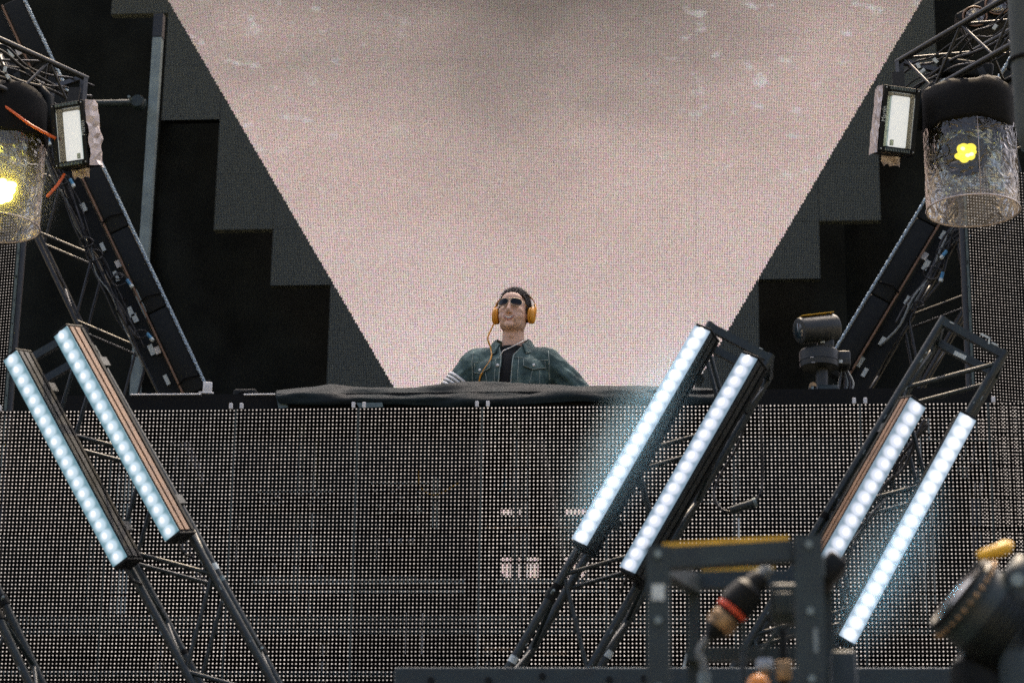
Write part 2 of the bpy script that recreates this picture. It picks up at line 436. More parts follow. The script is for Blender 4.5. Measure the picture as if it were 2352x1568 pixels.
# ================================================================== REAR LED SCREEN
def screen_mat():
    m, t, b = nodes_of('rear_screen_pixels'); L = t.links.new; N = t.nodes.new
    PITCH = .4565 / 36
    def math_(op, a, c=None, d=None):
        n = N('ShaderNodeMath'); n.operation = op
        for i, x in enumerate((a, c, d)):
            if x is None: continue
            if isinstance(x, (int, float)): n.inputs[i].default_value = x
            else: L(x, n.inputs[i])
        return n.outputs[0]
    g = N('ShaderNodeNewGeometry'); s = N('ShaderNodeSeparateXYZ'); L(g.outputs['Position'], s.inputs[0])
    px = math_('DIVIDE', math_('ADD', s.outputs[0], 20.0), PITCH); pz = math_('DIVIDE', s.outputs[2], PITCH)
    cx = math_('FLOOR', px); cz = math_('FLOOR', pz)
    fx = math_('SUBTRACT', math_('FRACT', px), .5); fz = math_('SUBTRACT', math_('FRACT', pz), .5)
    d = math_('SQRT', math_('ADD', math_('MULTIPLY', fx, fx), math_('MULTIPLY', fz, fz)))
    dot = math_('LESS_THAN', d, .355)
    # pixel centre in metres
    X = math_('SUBTRACT', math_('MULTIPLY', math_('ADD', cx, .5), PITCH), 20.0); Z = math_('MULTIPLY', math_('ADD', cz, .5), PITCH)
    left = math_('GREATER_THAN', X, math_('MULTIPLY_ADD', Z, -.591, -2.357 + .591 * 6.633))
    right = math_('LESS_THAN', X, math_('MULTIPLY_ADD', Z, .5736, .092 - .5736 * 7.027))
    lit = math_('MULTIPLY', left, right)
    cv = N('ShaderNodeCombineXYZ'); L(X, cv.inputs[0]); L(Z, cv.inputs[2])
    # shown picture: pale pink cloud, browner towards its top, white flecks in its upper part
    n1 = N('ShaderNodeTexNoise'); n1.inputs['Scale'].default_value = .9; n1.inputs['Detail'].default_value = 5
    mp = N('ShaderNodeMapping'); mp.inputs['Scale'].default_value = (.8, 1, 1.6); L(cv.outputs[0], mp.inputs[0]); L(mp.outputs[0], n1.inputs['Vector'])
    grad = N('ShaderNodeMapRange'); L(Z, grad.inputs[0]); grad.inputs[1].default_value = 6.6; grad.inputs[2].default_value = 9.8
    mid_dark = N('ShaderNodeMapRange'); L(math_('ABSOLUTE', math_('ADD', X, 1.35)), mid_dark.inputs[0]); mid_dark.inputs[1].default_value = 2.2; mid_dark.inputs[2].default_value = 0.0; mid_dark.inputs[3].default_value = .72; mid_dark.inputs[4].default_value = 1.05
    mixf = math_('ADD', math_('MULTIPLY', grad.outputs[0], mid_dark.outputs[0]), math_('MULTIPLY', math_('SUBTRACT', n1.outputs['Fac'], .5), .5))
    r = N('ShaderNodeValToRGB'); e = r.color_ramp.elements
    e[0].position = .0; e[0].color = (1, .79, .75, 1); e[1].position = 1; e[1].color = (.27, .21, .185, 1)
    x = r.color_ramp.elements.new(.45); x.color = (.80, .60, .545, 1)
    x = r.color_ramp.elements.new(.75); x.color = (.50, .385, .345, 1)
    L(mixf, r.inputs[0])
    n2 = N('ShaderNodeTexNoise'); n2.inputs['Scale'].default_value = 5.5; n2.inputs['Detail'].default_value = 2
    mp2 = N('ShaderNodeMapping'); mp2.inputs['Scale'].default_value = (.8, 1, 1.5); L(cv.outputs[0], mp2.inputs[0]); L(mp2.outputs[0], n2.inputs['Vector'])
    fl = N('ShaderNodeMapRange'); L(n2.outputs['Fac'], fl.inputs[0]); fl.inputs[1].default_value = .60; fl.inputs[2].default_value = .72
    side = N('ShaderNodeMapRange'); L(math_('ABSOLUTE', math_('ADD', X, 1.5)), side.inputs[0]); side.inputs[1].default_value = .5; side.inputs[2].default_value = 1.9
    up = N('ShaderNodeMapRange'); L(Z, up.inputs[0]); up.inputs[1].default_value = 7.8; up.inputs[2].default_value = 8.8
    ff = math_('MULTIPLY', math_('MULTIPLY', fl.outputs[0], side.outputs[0]), math_('MULTIPLY', up.outputs[0], .6))
    mxc = N('ShaderNodeMixRGB'); L(ff, mxc.inputs[0]); L(r.outputs[0], mxc.inputs[1]); mxc.inputs[2].default_value = (.95, .95, .97, 1)
    # every pixel differs a little
    wn = N('ShaderNodeTexWhiteNoise'); wn.noise_dimensions = '2D'
    cc = N('ShaderNodeCombineXYZ'); L(cx, cc.inputs[0]); L(cz, cc.inputs[1]); L(cc.outputs[0], wn.inputs['Vector'])
    tint = N('ShaderNodeMixRGB'); tint.blend_type = 'MULTIPLY'; tint.inputs[0].default_value = .22; L(mxc.outputs[0], tint.inputs[1]); L(wn.outputs['Color'], tint.inputs[2])
    offc = N('ShaderNodeMixRGB'); L(lit, offc.inputs[0]); offc.inputs[1].default_value = (0, 0, 0, 1); L(tint.outputs[0], offc.inputs[2])
    gain = math_('MULTIPLY_ADD', lit, .70, .0); m.cycles.emission_sampling = 'NONE'
    L(offc.outputs[0], b.inputs['Emission Color']); L(math_('MULTIPLY', dot, gain), b.inputs['Emission Strength'])
    bc = N('ShaderNodeMixRGB'); L(dot, bc.inputs[0]); bc.inputs[1].default_value = (.003, .0035, .0035, 1); bc.inputs[2].default_value = (.17, .195, .175, 1)
    L(bc.outputs[0], b.inputs['Base Color']); sock(b, 'Roughness', .6); sock(b, 'Specular IOR Level', .12)
    return m
M['screen'] = screen_mat()
PNL = .4565; SX0 = -2.862; SZ0 = 7.440
scr = thing('led_screen', 'huge stepped LED screen showing a pale pink wedge above the performer', 'screen', (-1.26, 17.0, STAGE_Z))
pm = MB().box((0, .04, 0), (PNL - .0015, .08, PNL - .0015)).mesh('screen_panel', M['screen'])
pm.materials.append(M['black'])
# lowest row index of each column (row 0 starts at SZ0)
low = {c: -9 for c in range(0, 7)}
low.update({-1: 0, -2: 1, -3: 3, -4: 5, 7: 0, 8: 1, 9: 3, 10: 5})
ROWH = .4535
for c, r0 in low.items():
    for r_ in range(r0, 6):
        link_mesh('panel', pm, scr, Matrix.Translation((SX0 + (c + .5) * PNL, 17.0, SZ0 + (r_ + .5) * ROWH)) @ Matrix.Diagonal((1, 1, ROWH / PNL, 1)))
MB().box((-1.15, 17.05, 13.9), (4.4, .10, 7.4)).build('sun_blocker', M['curtain'], scr)  # unseen box added above the screen to keep sun off performer and cloth
for c in (0, 3, 6): bar(scr, 'rear_post', (SX0 + (c + .5) * PNL, 17.14, STAGE_Z), (SX0 + (c + .5) * PNL, 17.14, 10.3), .03, M['truss_rear'])

# ================================================================== DOTTED LED MESH WALLS
def mesh_panel(wd, ht, n, dot_r, tagname, dotmat):
    p = wd / n; lat = MB(); dots = MB(); k = round(ht / p)
    q = ht / k
    for i in range(n):
        x = (i + .5) * p
        lat.box((x, .012, ht / 2), (p * .40, .016, ht))
    for z in (0.006, ht * .25, ht * .5, ht * .75, ht - .006): lat.box((wd / 2, .027, z), (wd, .012, .010))
    frm = MB()
    for x in (.0035, wd - .0035): frm.box((x, .030, ht / 2), (.006, .03, ht - .002))
    for z in (.004, ht - .004): frm.box((wd / 2, .0405, z), (wd - .016, .012, .007))
    rr = random.Random(n)
    for i in range(n):
        for j in range(k):
            c = V(((i + .5) * p, .0035, (j + .5) * q)); s = dot_r * rr.uniform(.9, 1.08); vs = []; m = 6
            for a in range(m): vs.append(c + V((s * math.cos(a * 2 * math.pi / m), 0, s * math.sin(a * 2 * math.pi / m))))
            for a in range(m): vs.append(c + V((s * .6 * math.cos(a * 2 * math.pi / m), -dot_r * .75, s * .6 * math.sin(a * 2 * math.pi / m))))
            dots.add(vs, [(a, (a + 1) % m, m + (a + 1) % m, m + a) for a in range(m)] + [tuple(range(m, 2 * m))])
    return lat.mesh(tagname + '_lattice', M['led_strip'], False, None, False), dots.mesh(tagname + '_leds', dotmat, False, None, True), frm.mesh(tagname + '_frame', M['panel_frame'], False, None, False)
WX, WZ, WP, WH = -2.287, 4.762, .5935, .6015       # a seam, the top edge and the panel size of the booth wall
M['panel_frame'] = mat('grey_panel_frame', (.10, .14, .135), .6, 0, .3, 20)
lat_me, dot_me, frm_me = mesh_panel(WP, WH, 32, .0038, 'booth_panel', M['led_dot'])
lat2_me, dot2_me, frm2_me = mesh_panel(WP, WH, 32, .0034, 'side_panel', M['led_dot_side'])
wall = thing('led_mesh_wall', 'see-through dotted LED wall forming the front of the booth', 'screen', (-1, 11, STAGE_Z))
for c in range(-3, 8):
    for r_ in range(1, 5):
        W = Matrix.Translation((WX + c * WP, 11.0 + RND.uniform(0, .003), WZ - r_ * WH)) @ Matrix.Rotation(RND.uniform(-.002, .002), 4, 'Y')
        o = link_mesh('panel', lat_me, wall, W)
        tag(link_mesh('led_dots', dot_me, o, W), kind='stuff'); link_mesh('panel_frame', frm_me, o, W)
    x = WX + c * WP
    for s in (-.026, .026):
        if c in (-1, 3): continue
        me = SHARED.get('clip')
        if not me:
            me = MB().box((0, 0, .011), (.017, .02, .030)).mesh('clip', M['white']); bevel(me, .004); SHARED['clip'] = me
        link_mesh('clip', me, wall, Matrix.Translation((x + s, 11.012, WZ + .001)))
# outer side walls further back, turned towards the booth
def side_wall(name_label, x, y, ang, ncol, ztop, nrow):
    t = thing('led_side_wall', name_label, 'screen', (x, y, STAGE_Z), 'dotted LED walls at the stage sides')
    Rz = Matrix.Rotation(ang, 4, 'Z'); z0 = ztop
    for c in range(ncol):
        for r_ in range(1, nrow + 1):
            W = Matrix.Translation((x, y, ztop - r_ * WH)) @ Rz @ Matrix.Translation((c * WP, 0, 0))
            o = link_mesh('panel', lat2_me, t, W); tag(link_mesh('led_dots', dot2_me, o, W), kind='stuff'); link_mesh('panel_frame', frm2_me, o, W)
    for c in (0, ncol):
        W = Matrix.Translation((x, y, 0)) @ Rz
        a = W @ V((c * WP, .07, STAGE_Z)); b = W @ V((c * WP, .07, ztop)); bar(t, 'support_post', a, b, .025, M['truss_rear'])
pr = P(2232, 720, 13.6)
side_wall('dotted LED side wall behind the yellow lamp on the camera stand side', pr.x, 13.6, rad(18), 3, P(2225, 380, 13.6).z, 8)
pl = P(22, 760, 13.6)
side_wall('dotted LED side wall glimpsed beyond the upper end of the twin light bars', pl.x - 2 * WP * math.cos(rad(-12)), 13.6 - 2 * WP * math.sin(rad(-12)), rad(-12), 2, P(40, 420, 13.6).z, 8)

# ================================================================== BOOTH: riser, table, cloth
FEET = P(1178, 668, 11.9) - V((0, 0, 1.80))
DECK = FEET.z
ris = thing('dj_riser', 'raised black platform on aluminium legs behind the dotted booth wall', 'platform', (-1.1, 12.9, STAGE_Z))
MB().box((-1.1, 12.9, DECK - .06), (5.2, 3.0, .12)).build('deck', M['floor'], ris)
for x in [-3.5 + .8 * i for i in range(7)]:
    for y in (11.5, 12.9, 14.3): bar(ris, 'leg', (x, y, STAGE_Z), (x, y, DECK - .12), .024, M['alu'])
bar(ris, 'edge_rail', (-3.7, 11.385, DECK - .06), (1.5, 11.385, DECK - .06), (.012, .045), M['alu_dull'], (0, 1, 0), True)
bar(ris, 'edge_rail', (-3.7, 11.385, DECK - .30), (1.5, 11.385, DECK - .30), .022, M['alu_dull'])
# table
TZ = P(1178, 905, 11.12).z
tab = thing('dj_table', 'long black booth table under the draped black cloth', 'table', (-1.0, 11.4, DECK))
MB().box((-1.0, 11.44, TZ - .02), (4.2, .66, .04)).build('table_top', M['black'], tab)
MB().box((-1.0, 11.085, (TZ + WZ) / 2 - .025), (4.6, .02, TZ - WZ + .05)).build('front_fascia', M['black_soft'], tab)
for x in (-3.0, -2.0, -.95, 0.1, 1.0):
    for y in (11.2, 11.7): bar(tab, 'leg', (x, y, DECK), (x, y, TZ - .04), .018, M['alu_dull'])
for x0, x1 in ((-2.18, -1.17), (-1.02, -.52), (-.3, .9)):
    for v_ in (1335, 1360):
        z = P(1100, v_, 11.065).z
        bar(tab, 'cross_rail', (x0, 11.065, z), (x1, 11.065, z), (.008, .0115), M['pale_alu'], (0, 1, 0), True)
for (u0, u1) in ((300, 462), (560, 632)):
    a = P(u0, 906, 11.06); b = P(u1, 905, 11.06); bar(tab, 'white_edge_strip', a, b, .004, M['white'])
for (u, v0, v1) in ((545, 1207, 1292), (865, 1205, 1286), (932, 1407, 1502), (971, 1407, 1502), (996, 1095, 1212), (1005, 1098, 1215)):
    a = P(u, v0, 11.065); b = P(u, v1, 11.065); b.x = a.x
    bar(tab, 'pale_upright', b, a, .0055, M['pale_alu'] if v0 < 1150 else M['white'])
# boards standing behind the performer, with gaps through which the screen shows
brd = thing('riser_boards', 'black boards standing behind the performer on the platform', 'panel', (-1.1, 12.75, DECK))
def board(u0, v0, u1, v1):
    a = P(u0, v0, 12.75); b = P(u1, v1, 12.75)
    MB().box(((a.x + b.x) / 2, 12.75, (a.z + b.z) / 2), (b.x - a.x - .004, .03, a.z - b.z - .004)).build('board', M['curtain'], brd)
for (v0, v1, gaps) in ((925, 1165, ()), (1165, 1186, ((1150, 1212), (1300, 1346))), (1186, 1276, ()), (1276, 1328, ((1150, 1237), (1296, 1350))), (1328, 1420, ())):
    us = [480] + [x for gp in gaps for x in gp] + [1960]
    for i in range(0, len(us), 2): board(us[i], v0, us[i + 1], v1)
# equipment cases behind the wall
def flight_case(u0, v0, u1, v1, Y, label):
    a = P(u0, v0, Y); b = P(u1, v1, Y); c = V(((a.x + b.x) / 2, Y + .2, (a.z + b.z) / 2)); s = V((b.x - a.x, .4, a.z - b.z))
    t = thing('flight_case', label, 'case', (c.x, c.y, b.z), 'equipment cases inside the booth')
    obox(t, 'shell', c, s, M['black'], bev=.01)
    for dz in (-.5, .5): bar(t, 'edge_trim', c + V((-s.x / 2, -.203, dz * (s.z - .02))), c + V((s.x / 2, -.203, dz * (s.z - .02))), (.004, .008), M['alu_dull'], (0, 1, 0), True)
    for k in range(3): obox(t, 'latch', c + V((s.x * (k - 1) * .3, -.207, 0)), (.03, .01, .04), M['alu'], bev=.003)
flight_case(600, 1270, 770, 1330, 11.5, 'low black equipment case seen through the dotted wall below the draped cloth end')
flight_case(1420, 1130, 1560, 1330, 11.55, 'tall black equipment case seen through the dotted wall between the glowing bars')
flight_case(880, 1160, 960, 1330, 11.6, 'narrow black equipment case behind the hanging yellow cable')

def cable(name, pts, r, m, label=None, group=None, parent=None, n=6, sub=6):
    pts = [V(p) for p in pts]; out = []
    for i in range(len(pts) - 1):
        p0 = pts[max(i - 1, 0)]; p1 = pts[i]; p2 = pts[i + 1]; p3 = pts[min(i + 2, len(pts) - 1)]
        for k in range(sub):
            t = k / sub
            out.append(.5 * ((2 * p1) + (p2 - p0) * t + (2 * p0 - 5 * p1 + 4 * p2 - p3) * t * t + (3 * p1 - p0 - 3 * p2 + p3) * t ** 3))
    out.append(pts[-1])
    o = MB().tube(out, r, n).build(name, m, parent, True)
    if label: tag(o, label, 'cable', group)
    return o
RR = random.Random(9)
for (u0, v0, u1, v1, lab) in ((590, 1128, 770, 1165, 'amplifier rack with pale faceplate screws behind the dotted wall below the grey tape'), (850, 1108, 985, 1182, 'effects rack with pale sockets beside the looping yellow cable'), (300, 1150, 420, 1185, 'power rack with pale breakers behind the pale blue bars'), (1600, 1100, 1690, 1160, 'signal rack with pale sockets behind the hanging lead loop'), (2120, 1010, 2290, 1130, 'tall rack of pale slats behind the bare topped truss')):
    a = P(u0, v0, 11.075); b = P(u1, v1, 11.075)
    t = thing('equipment_rack', lab, 'rack', ((a.x + b.x) / 2, 11.3, b.z), 'racks inside the booth')
    obox(t, 'chassis', V(((a.x + b.x) / 2, 11.13, (a.z + b.z) / 2)), (b.x - a.x, .10, a.z - b.z), M['black'], None, .004)
    for k in range(30):
        q = V((RR.uniform(a.x + .02, b.x - .02), 11.077, RR.uniform(b.z + .006, a.z - .006)))
        tall = lab.startswith('tall')
        obox(t, 'slat' if tall else 'socket', q, (.006, .006, RR.uniform(.03, .09)) if tall else (RR.uniform(.008, .03), .006, RR.uniform(.004, .012)), RR.choice((M['white'], M['pale_alu'], M['sticker'], M['pale_alu'])), None, 0)
    bar(t, 'edge_trim', V((a.x, 11.076, a.z - .003)), V((b.x, 11.076, a.z - .003)), (.003, .004), M['pale_alu'], (0, 1, 0), True)
for (u0, u1, v_) in ((1112, 1325, 1213), (1500, 1560, 1216), (2250, 2330, 1265), (1110, 1190, 1490), (1250, 1300, 1500)):
    a = P(u0, v_, 11.06); b = P(u1, v_, 11.06); b.z = a.z
    bar(tab, 'orange_lit_rail', a, b, (.006, .007), M['orange_rail'], (0, 1, 0), True)  # rails coloured as if lit orange
cable('cable', [P(962, 1080, 11.055), P(966, 1118, 11.055), P(1000, 1136, 11.055), P(1054, 1108, 11.055)], .0035, M['yellow'], 'thin yellow cable looping behind the dotted wall')
cable('cable', [P(1161, 1080, 11.055), P(1160, 1110, 11.055), P(1142, 1136, 11.055)], .0035, M['teal_cable'], 'short blue cable hanging behind the dotted wall')
cable('cable', [P(1690, 985, 11.12), P(1740, 1060, 11.12), P(1700, 1150, 11.12), P(1660, 1130, 11.12)], .006, M['cable'], 'black cable hanging behind the dotted wall beside the upright bar truss')

# draped cloth over the table
def cloth():
    top = [(560, 903), (640, 904), (700, 893), (760, 884), (800, 889), (850, 893), (905, 893), (960, 893), (1010, 884), (1060, 878), (1110, 878), (1180, 884), (1250, 888), (1320, 890), (1372, 890), (1430, 888), (1490, 889), (1560, 892), (1640, 896)]
    def tv(u):
        for (a, b), (c, d) in zip(top, top[1:]):
            if a <= u <= c: return b + (d - b) * (u - a) / (c - a)
        return top[-1][1]
    rows = []
    us = [640 + i * 8 for i in range(126)]
    for k in range(17):
        row = []
        for u in us:
            crest = P(u, tv(u), 11.30)
            hem = 936 - (u - 640) * .012 + 5 * math.sin(u * .013) - (14 if u < 760 else 0) * (1 - (u - 640) / 120)
            bot = P(u, hem, 11.045)
            if k < 5:                                   # behind the crest, falling to the table
                t = k / 5; p = V((crest.x, 11.62 - .32 * t, TZ + .015 + (crest.z - TZ - .015) * (math.sin(t * math.pi / 2))))
            else:
                t = (k - 5) / 11; p = crest.lerp(bot, t)
                p.y = crest.y + (bot.y - crest.y) * min(1, t * 1.25) ** .6
                fold = .014 * math.sin(u * .011 + t * 9 + 1.6 * noise.noise(V((u * .004, t * 2, 1)))) + .02 * noise.noise(V((u * .008, t * 5, 4)))
                p.y -= abs(fold) * math.sin(t * math.pi) ** .7 * 1.6; p.z += fold * .5 * math.sin(t * math.pi)
            p.z += .006 * noise.noise(V((u * .02, k * .5, 9)))
            row.append(p)
        rows.append(row)
    me = MB().grid(rows).mesh('draped_cloth', M['cloth'], True)
    me = evaluated(me, [('SUBSURF', dict(levels=1, render_levels=1)), ('SOLIDIFY', dict(thickness=.004, offset=0))], 'draped_cloth')
    return tag(link_mesh('draped_cloth', me), 'rumpled black cloth draped over the front edge of the booth table', 'cloth')
cloth()
def tape_strip(pix, label):
    pts = [P(u, v, Y) for u, v, Y in pix]
    m = MB(); m.add(pts, [(0, 1, 2, 3)])
    me = m.mesh('gaffer_tape', M['tape']); me = evaluated(me, [('SOLIDIFY', dict(thickness=.002, offset=0))], 'gaffer_tape')
    tag(link_mesh('gaffer_tape', me), label, 'tape', 'gaffer tape holding the cloth')
tape_strip(((633, 905, 11.058), (654, 905, 11.058), (662, 935, 11.058), (640, 938, 11.058)), 'upright strip of grey gaffer tape at the cloth end')
tape_strip(((818, 925, 11.012), (878, 924, 11.012), (880, 934, 11.012), (826, 937, 11.012)), 'flat strip of grey gaffer tape on the cloth hem')
# monitor silhouette and white box on the table edge
c = P(562, 886, 11.35)
t = thing('monitor_speaker', 'dark monitor speaker standing on the table beside the grey tape', 'speaker', (c.x, c.y, TZ))
Rm = Matrix.Rotation(rad(-8), 3, 'Y')
obox(t, 'cabinet', V((c.x, c.y + .06, TZ + .055)), (.115, .12, .11), M['black'], None, .012)
MB().lathe([(0, -.004), (.034, 0), (.040, .003), (.042, .0)], 20, Matrix.Translation((c.x, c.y - .002, TZ + .055)) @ Matrix.Rotation(rad(90), 4, 'X')).build('cone', M['black_soft'], t)
c = P(476, 904, 11.3)
t = thing('power_box', 'small white junction box at the foot of the left silver rope', 'box', c)
obox(t, 'body', c + V((0, 0, .028)), (.045, .05, .055), M['white'], Matrix.Rotation(rad(12), 3, 'Z'), .005)
obox(t, 'base', c + V((-.005, 0, -.002)), (.075, .06, .008), M['white'], Matrix.Rotation(rad(12), 3, 'Z'), .002)
bar(t, 'plug', c + V((.005, .01, .05)), c + V((.002, .01, .075)), .008, M['black'])

# ================================================================== TRUSSES
def truss(label, p0, p1, wdir, wd, dp, rc, rb, nb, m, group=None, end=True, name='truss', phase=0):
    p0 = V(p0); p1 = V(p1); a = (p1 - p0).normalized(); wv = V(wdir); wv = (wv - a * wv.dot(a)).normalized(); dv = a.cross(wv)
    if dv.y < 0: dv = -dv
    t = thing(name, label, 'truss', p0 if p0.z < p1.z else p1, group)
    Ln = (p1 - p0).length; cs = {}
    for i in (-1, 1):
        for j in (0, 1):
            o = wv * (i * wd / 2) + dv * (j * dp); cs[i, j] = o
            bar(t, 'chord', p0 + o, p1 + o, rc, m)
    step = (Ln - .12) / nb
    for k in range(nb):
        s0 = p0 + a * (.06 + k * step); s1 = s0 + a * step
        f = 1 if (k + phase) % 2 == 0 else -1
        for j in (0, 1): bar(t, 'brace', s0 + cs[-f, j], s1 + cs[f, j], rb, m)
        for i in (-1, 1):
            ff = (k + phase + (i > 0)) % 2
            bar(t, 'brace', s0 + cs[i, ff], s1 + cs[i, 1 - ff], rb, m)
    if end:
        for q in (p0 + a * .02, p1 - a * .02):
            for j in (0, 1): bar(t, 'end_frame', q + cs[-1, j], q + cs[1, j], rc * .9, m, a, True)
            for i in (-1, 1): bar(t, 'end_frame', q + cs[i, 0], q + cs[i, 1], rc * .8, m, a, True)
    return t, a, wv, dv, cs
def to_floor(top, mid, z=STAGE_Z):
    d = mid - top; return top + d * ((z + .02 - top.z) / d.z)
def base_plate(t, p):
    obox(t, 'base_plate', V((p.x, p.y + .15, STAGE_Z + .012)), (.6, .6, .02), M['truss'], bev=.004)
G_LAD = 'leaning ladder trusses carrying light bars'
LAD = {}
for key, top, bot, lab, ph in (
        ('A', (108, 792), (534, 1568), 'black truss leaning outward with two pale blue light bars beside the left diagonal', 1),
        ('C', (1703, 778), (1264, 1528), 'black truss leaning outward with two glowing bars next to the performer', 0),
        ('D', (2239, 768), (1800, 1500), 'black truss with bare scuffed top frame behind the steel effect cage', 1),
        ('E', (-250, 1080), (-22, 1568), 'black truss without bars, only its right tubes showing at the wall foot', 0)):
    a = P(*top, 9.9); b = P(*bot, 9.9); b = to_floor(a, b)
    LAD[key] = truss(lab, a, b, (1, 0, 0), .292, .29, .0185, .0095, 10, M['truss'], G_LAD, True, 'truss', ph)
    base_plate(LAD[key][0], b)
for key, (t_, ax_, wv_, dv_, cs_) in LAD.items():
    rr = random.Random(ord(key)); top = {'A': (108, 792), 'C': (1703, 778), 'D': (2239, 768), 'E': (-250, 1080)}[key]; q0 = P(*top, 9.9)
    dn_ = ax_ if ax_.z < 0 else -ax_
    for k in range(9):
        o_ = cs_[rr.choice((-1, 1)), rr.choice((0, 0, 1))]; c_ = q0 + o_ + dn_ * rr.uniform(.15, 1.7)
        bar(t_, 'coupler' if k < 5 else 'tape_wrap', c_, c_ + dn_ * (.045 if k < 5 else .02 + .02 * rr.random()), .0255 if k < 5 else .0194, M['black'] if k < 5 else rr.choice((M['tape'], M['black_soft'], M['sticker'])))
        if k < 5: bar(t_, 'coupler_bolt', c_ + dn_ * .022 + V((0, -.02, 0)), c_ + dn_ * .022 + V((.012, -.045, .01)), .006, M['alu_dull'])
    for k in range(26):
        o_ = cs_[rr.choice((-1, 1)), 0]; an_ = rr.uniform(-1.2, 1.2); c_ = q0 + o_ + dn_ * rr.uniform(.05, 1.9) + (V((0, -1, 0)) * math.cos(an_) + wv_ * math.sin(an_)) * .0187
        obox(t_, 'scuff', c_, (.004, .002, round(rr.uniform(.006, .024), 2)), M['scuff'], frame_of((1, 0, 0), dn_), 0)
# scuffed end plates with a sticker on the right truss
c = P(2203, 822, 10.18)
MB().box((0, 0, 0), (.055, .002, .020)).build('label_sticker', M['sticker'], LAD['D'][0], world=Matrix.Translation(c + V((0, -.04, 0))) @ Matrix.Rotation(rad(28), 4, 'Y'))
for (u, v, ang, s) in ((2262, 771, 28, .04), (2285, 790, 28, .03), (2272, 782, 100, .03), (2186, 741, 28, .02), (1660, 752, 28, .014), (1748, 800, 28, .016)):
    c = P(u, v, 9.88)
    MB().box((0, 0, 0), (s, .0012, s * .22)).build('paint_chip', M['sticker'], LAD['D' if u > 1900 else 'C'][0], world=Matrix.Translation(c) @ Matrix.Rotation(rad(ang), 4, 'Y'))

G_REAR = 'diagonal rear trusses with cable runs'
a = P(-170, -100, 15); b = P(308, 900, 15); b = to_floor(a, b)
tF = truss('tall diagonal black truss crossing the pale pole, hung with cables', a, b, (1, 0, 0), .29, .29, .0170, .0095, 22, M['truss_rear'], G_REAR, False)
base_plate(tF[0], b)
a = P(2610, -80, 15); b = P(2053, 887, 15); b = to_floor(a, b)
tG = truss('tall diagonal black truss behind the remote camera, hung with cables', a, b, (1, 0, 0), .29, .29, .0170, .0095, 22, M['truss_rear'], G_REAR, False)
base_plate(tG[0], b)

def batten(top, bot, edge, label, stickers, side):
    """black LED batten lying along a rear truss: body, twisted rope on its inner edge, strip coloured as sunlight along its outer edge, cable tray"""
    a = P(*top, 14.9); b = P(*bot, 14.9); ax = (b - a).normalized(); wv = V((1, 0, 0)); wv = (wv - ax * wv.dot(ax)).normalized(); dv = V((0, 1, 0))
    t = thing('led_batten', label, 'light bar', b, 'long black battens along the rear trusses')
    R = Matrix((wv, dv, ax)).transposed()
    L = (b - a).length; n = 5
    for k in range(n):
        c = a + ax * (L * (k + .5) / n) + dv * .05
        obox(t, 'body', c, (.135, .10, L / n - .006), M['black'], R, .008)
        q = a + ax * (L * (k + .85) / n)
        MB().tube([q + wv * (-.085 * side) + dv * -.004, q + wv * (-.03 * side) - ax * .02 + dv * -.018, q + wv * (.05 * side) + dv * -.016, q + wv * (.082 * side) - ax * .01], .006, 6).build('strap', M['black_soft'], t, True)
    W = Matrix.Translation(a + wv * (.078 * side) + dv * -.005) @ R.to_4x4()
    pts = [(0, 0, L * k / 60) for k in range(61)]
    rp = MB()
    for s in range(3):
        rp.tube([(.0055 * math.cos(k * .55 + s * 2.094), .0055 * math.sin(k * .55 + s * 2.094), L * k / 420) for k in range(421)], .0062, 5)
    rp.build('twisted_rope', M['rope'], t, True, W, False)
    bar(t, 'sunlit_edge_strip', a + wv * (-.081 * side) + dv * .01, b + wv * (-.081 * side) + dv * .01, .0075, M['sun_brown_alu'])  # sunlit edge line of the batten, drawn as a brown strip
    bar(t, 'cable_tray', a + wv * (-.16 * side) + dv * .08, b + wv * (-.16 * side) + dv * .08, (.06, .006), M['black'], wv, True)
    for (u, v_, k) in stickers:
        MB().box((0, 0, 0), (.026 + .008 * (k % 2), .003, .050 + .012 * (k % 3))).build('label_sticker', M['sticker'] if k % 3 else M['white'], t, world=Matrix.Translation(P(u, v_, 14.955)) @ R.to_4x4())
    return t, a, b, ax, wv
bF = batten((28, 0), (450, 900), 0, 'long black batten with silver twisted rope beside the pale aluminium pole',
            [(25, 122, 2), (43, 119, 3), (192, 476, 1), (236, 567, 4), (271, 606, 3), (267, 634, 2), (310, 730, 1), (348, 803, 5), (362, 804, 3), (383, 872, 2), (300, 716, 5)], 1)
bG = batten((2432, 0), (1915, 863), 0, 'long black batten with silver twisted rope rising from the remote camera',
            [(2165, 540, 4), (2124, 588, 3), (2127, 609, 5), (2026, 783, 4), (1977, 831, 2), (1986, 855, 4), (2085, 690, 1)], -1)
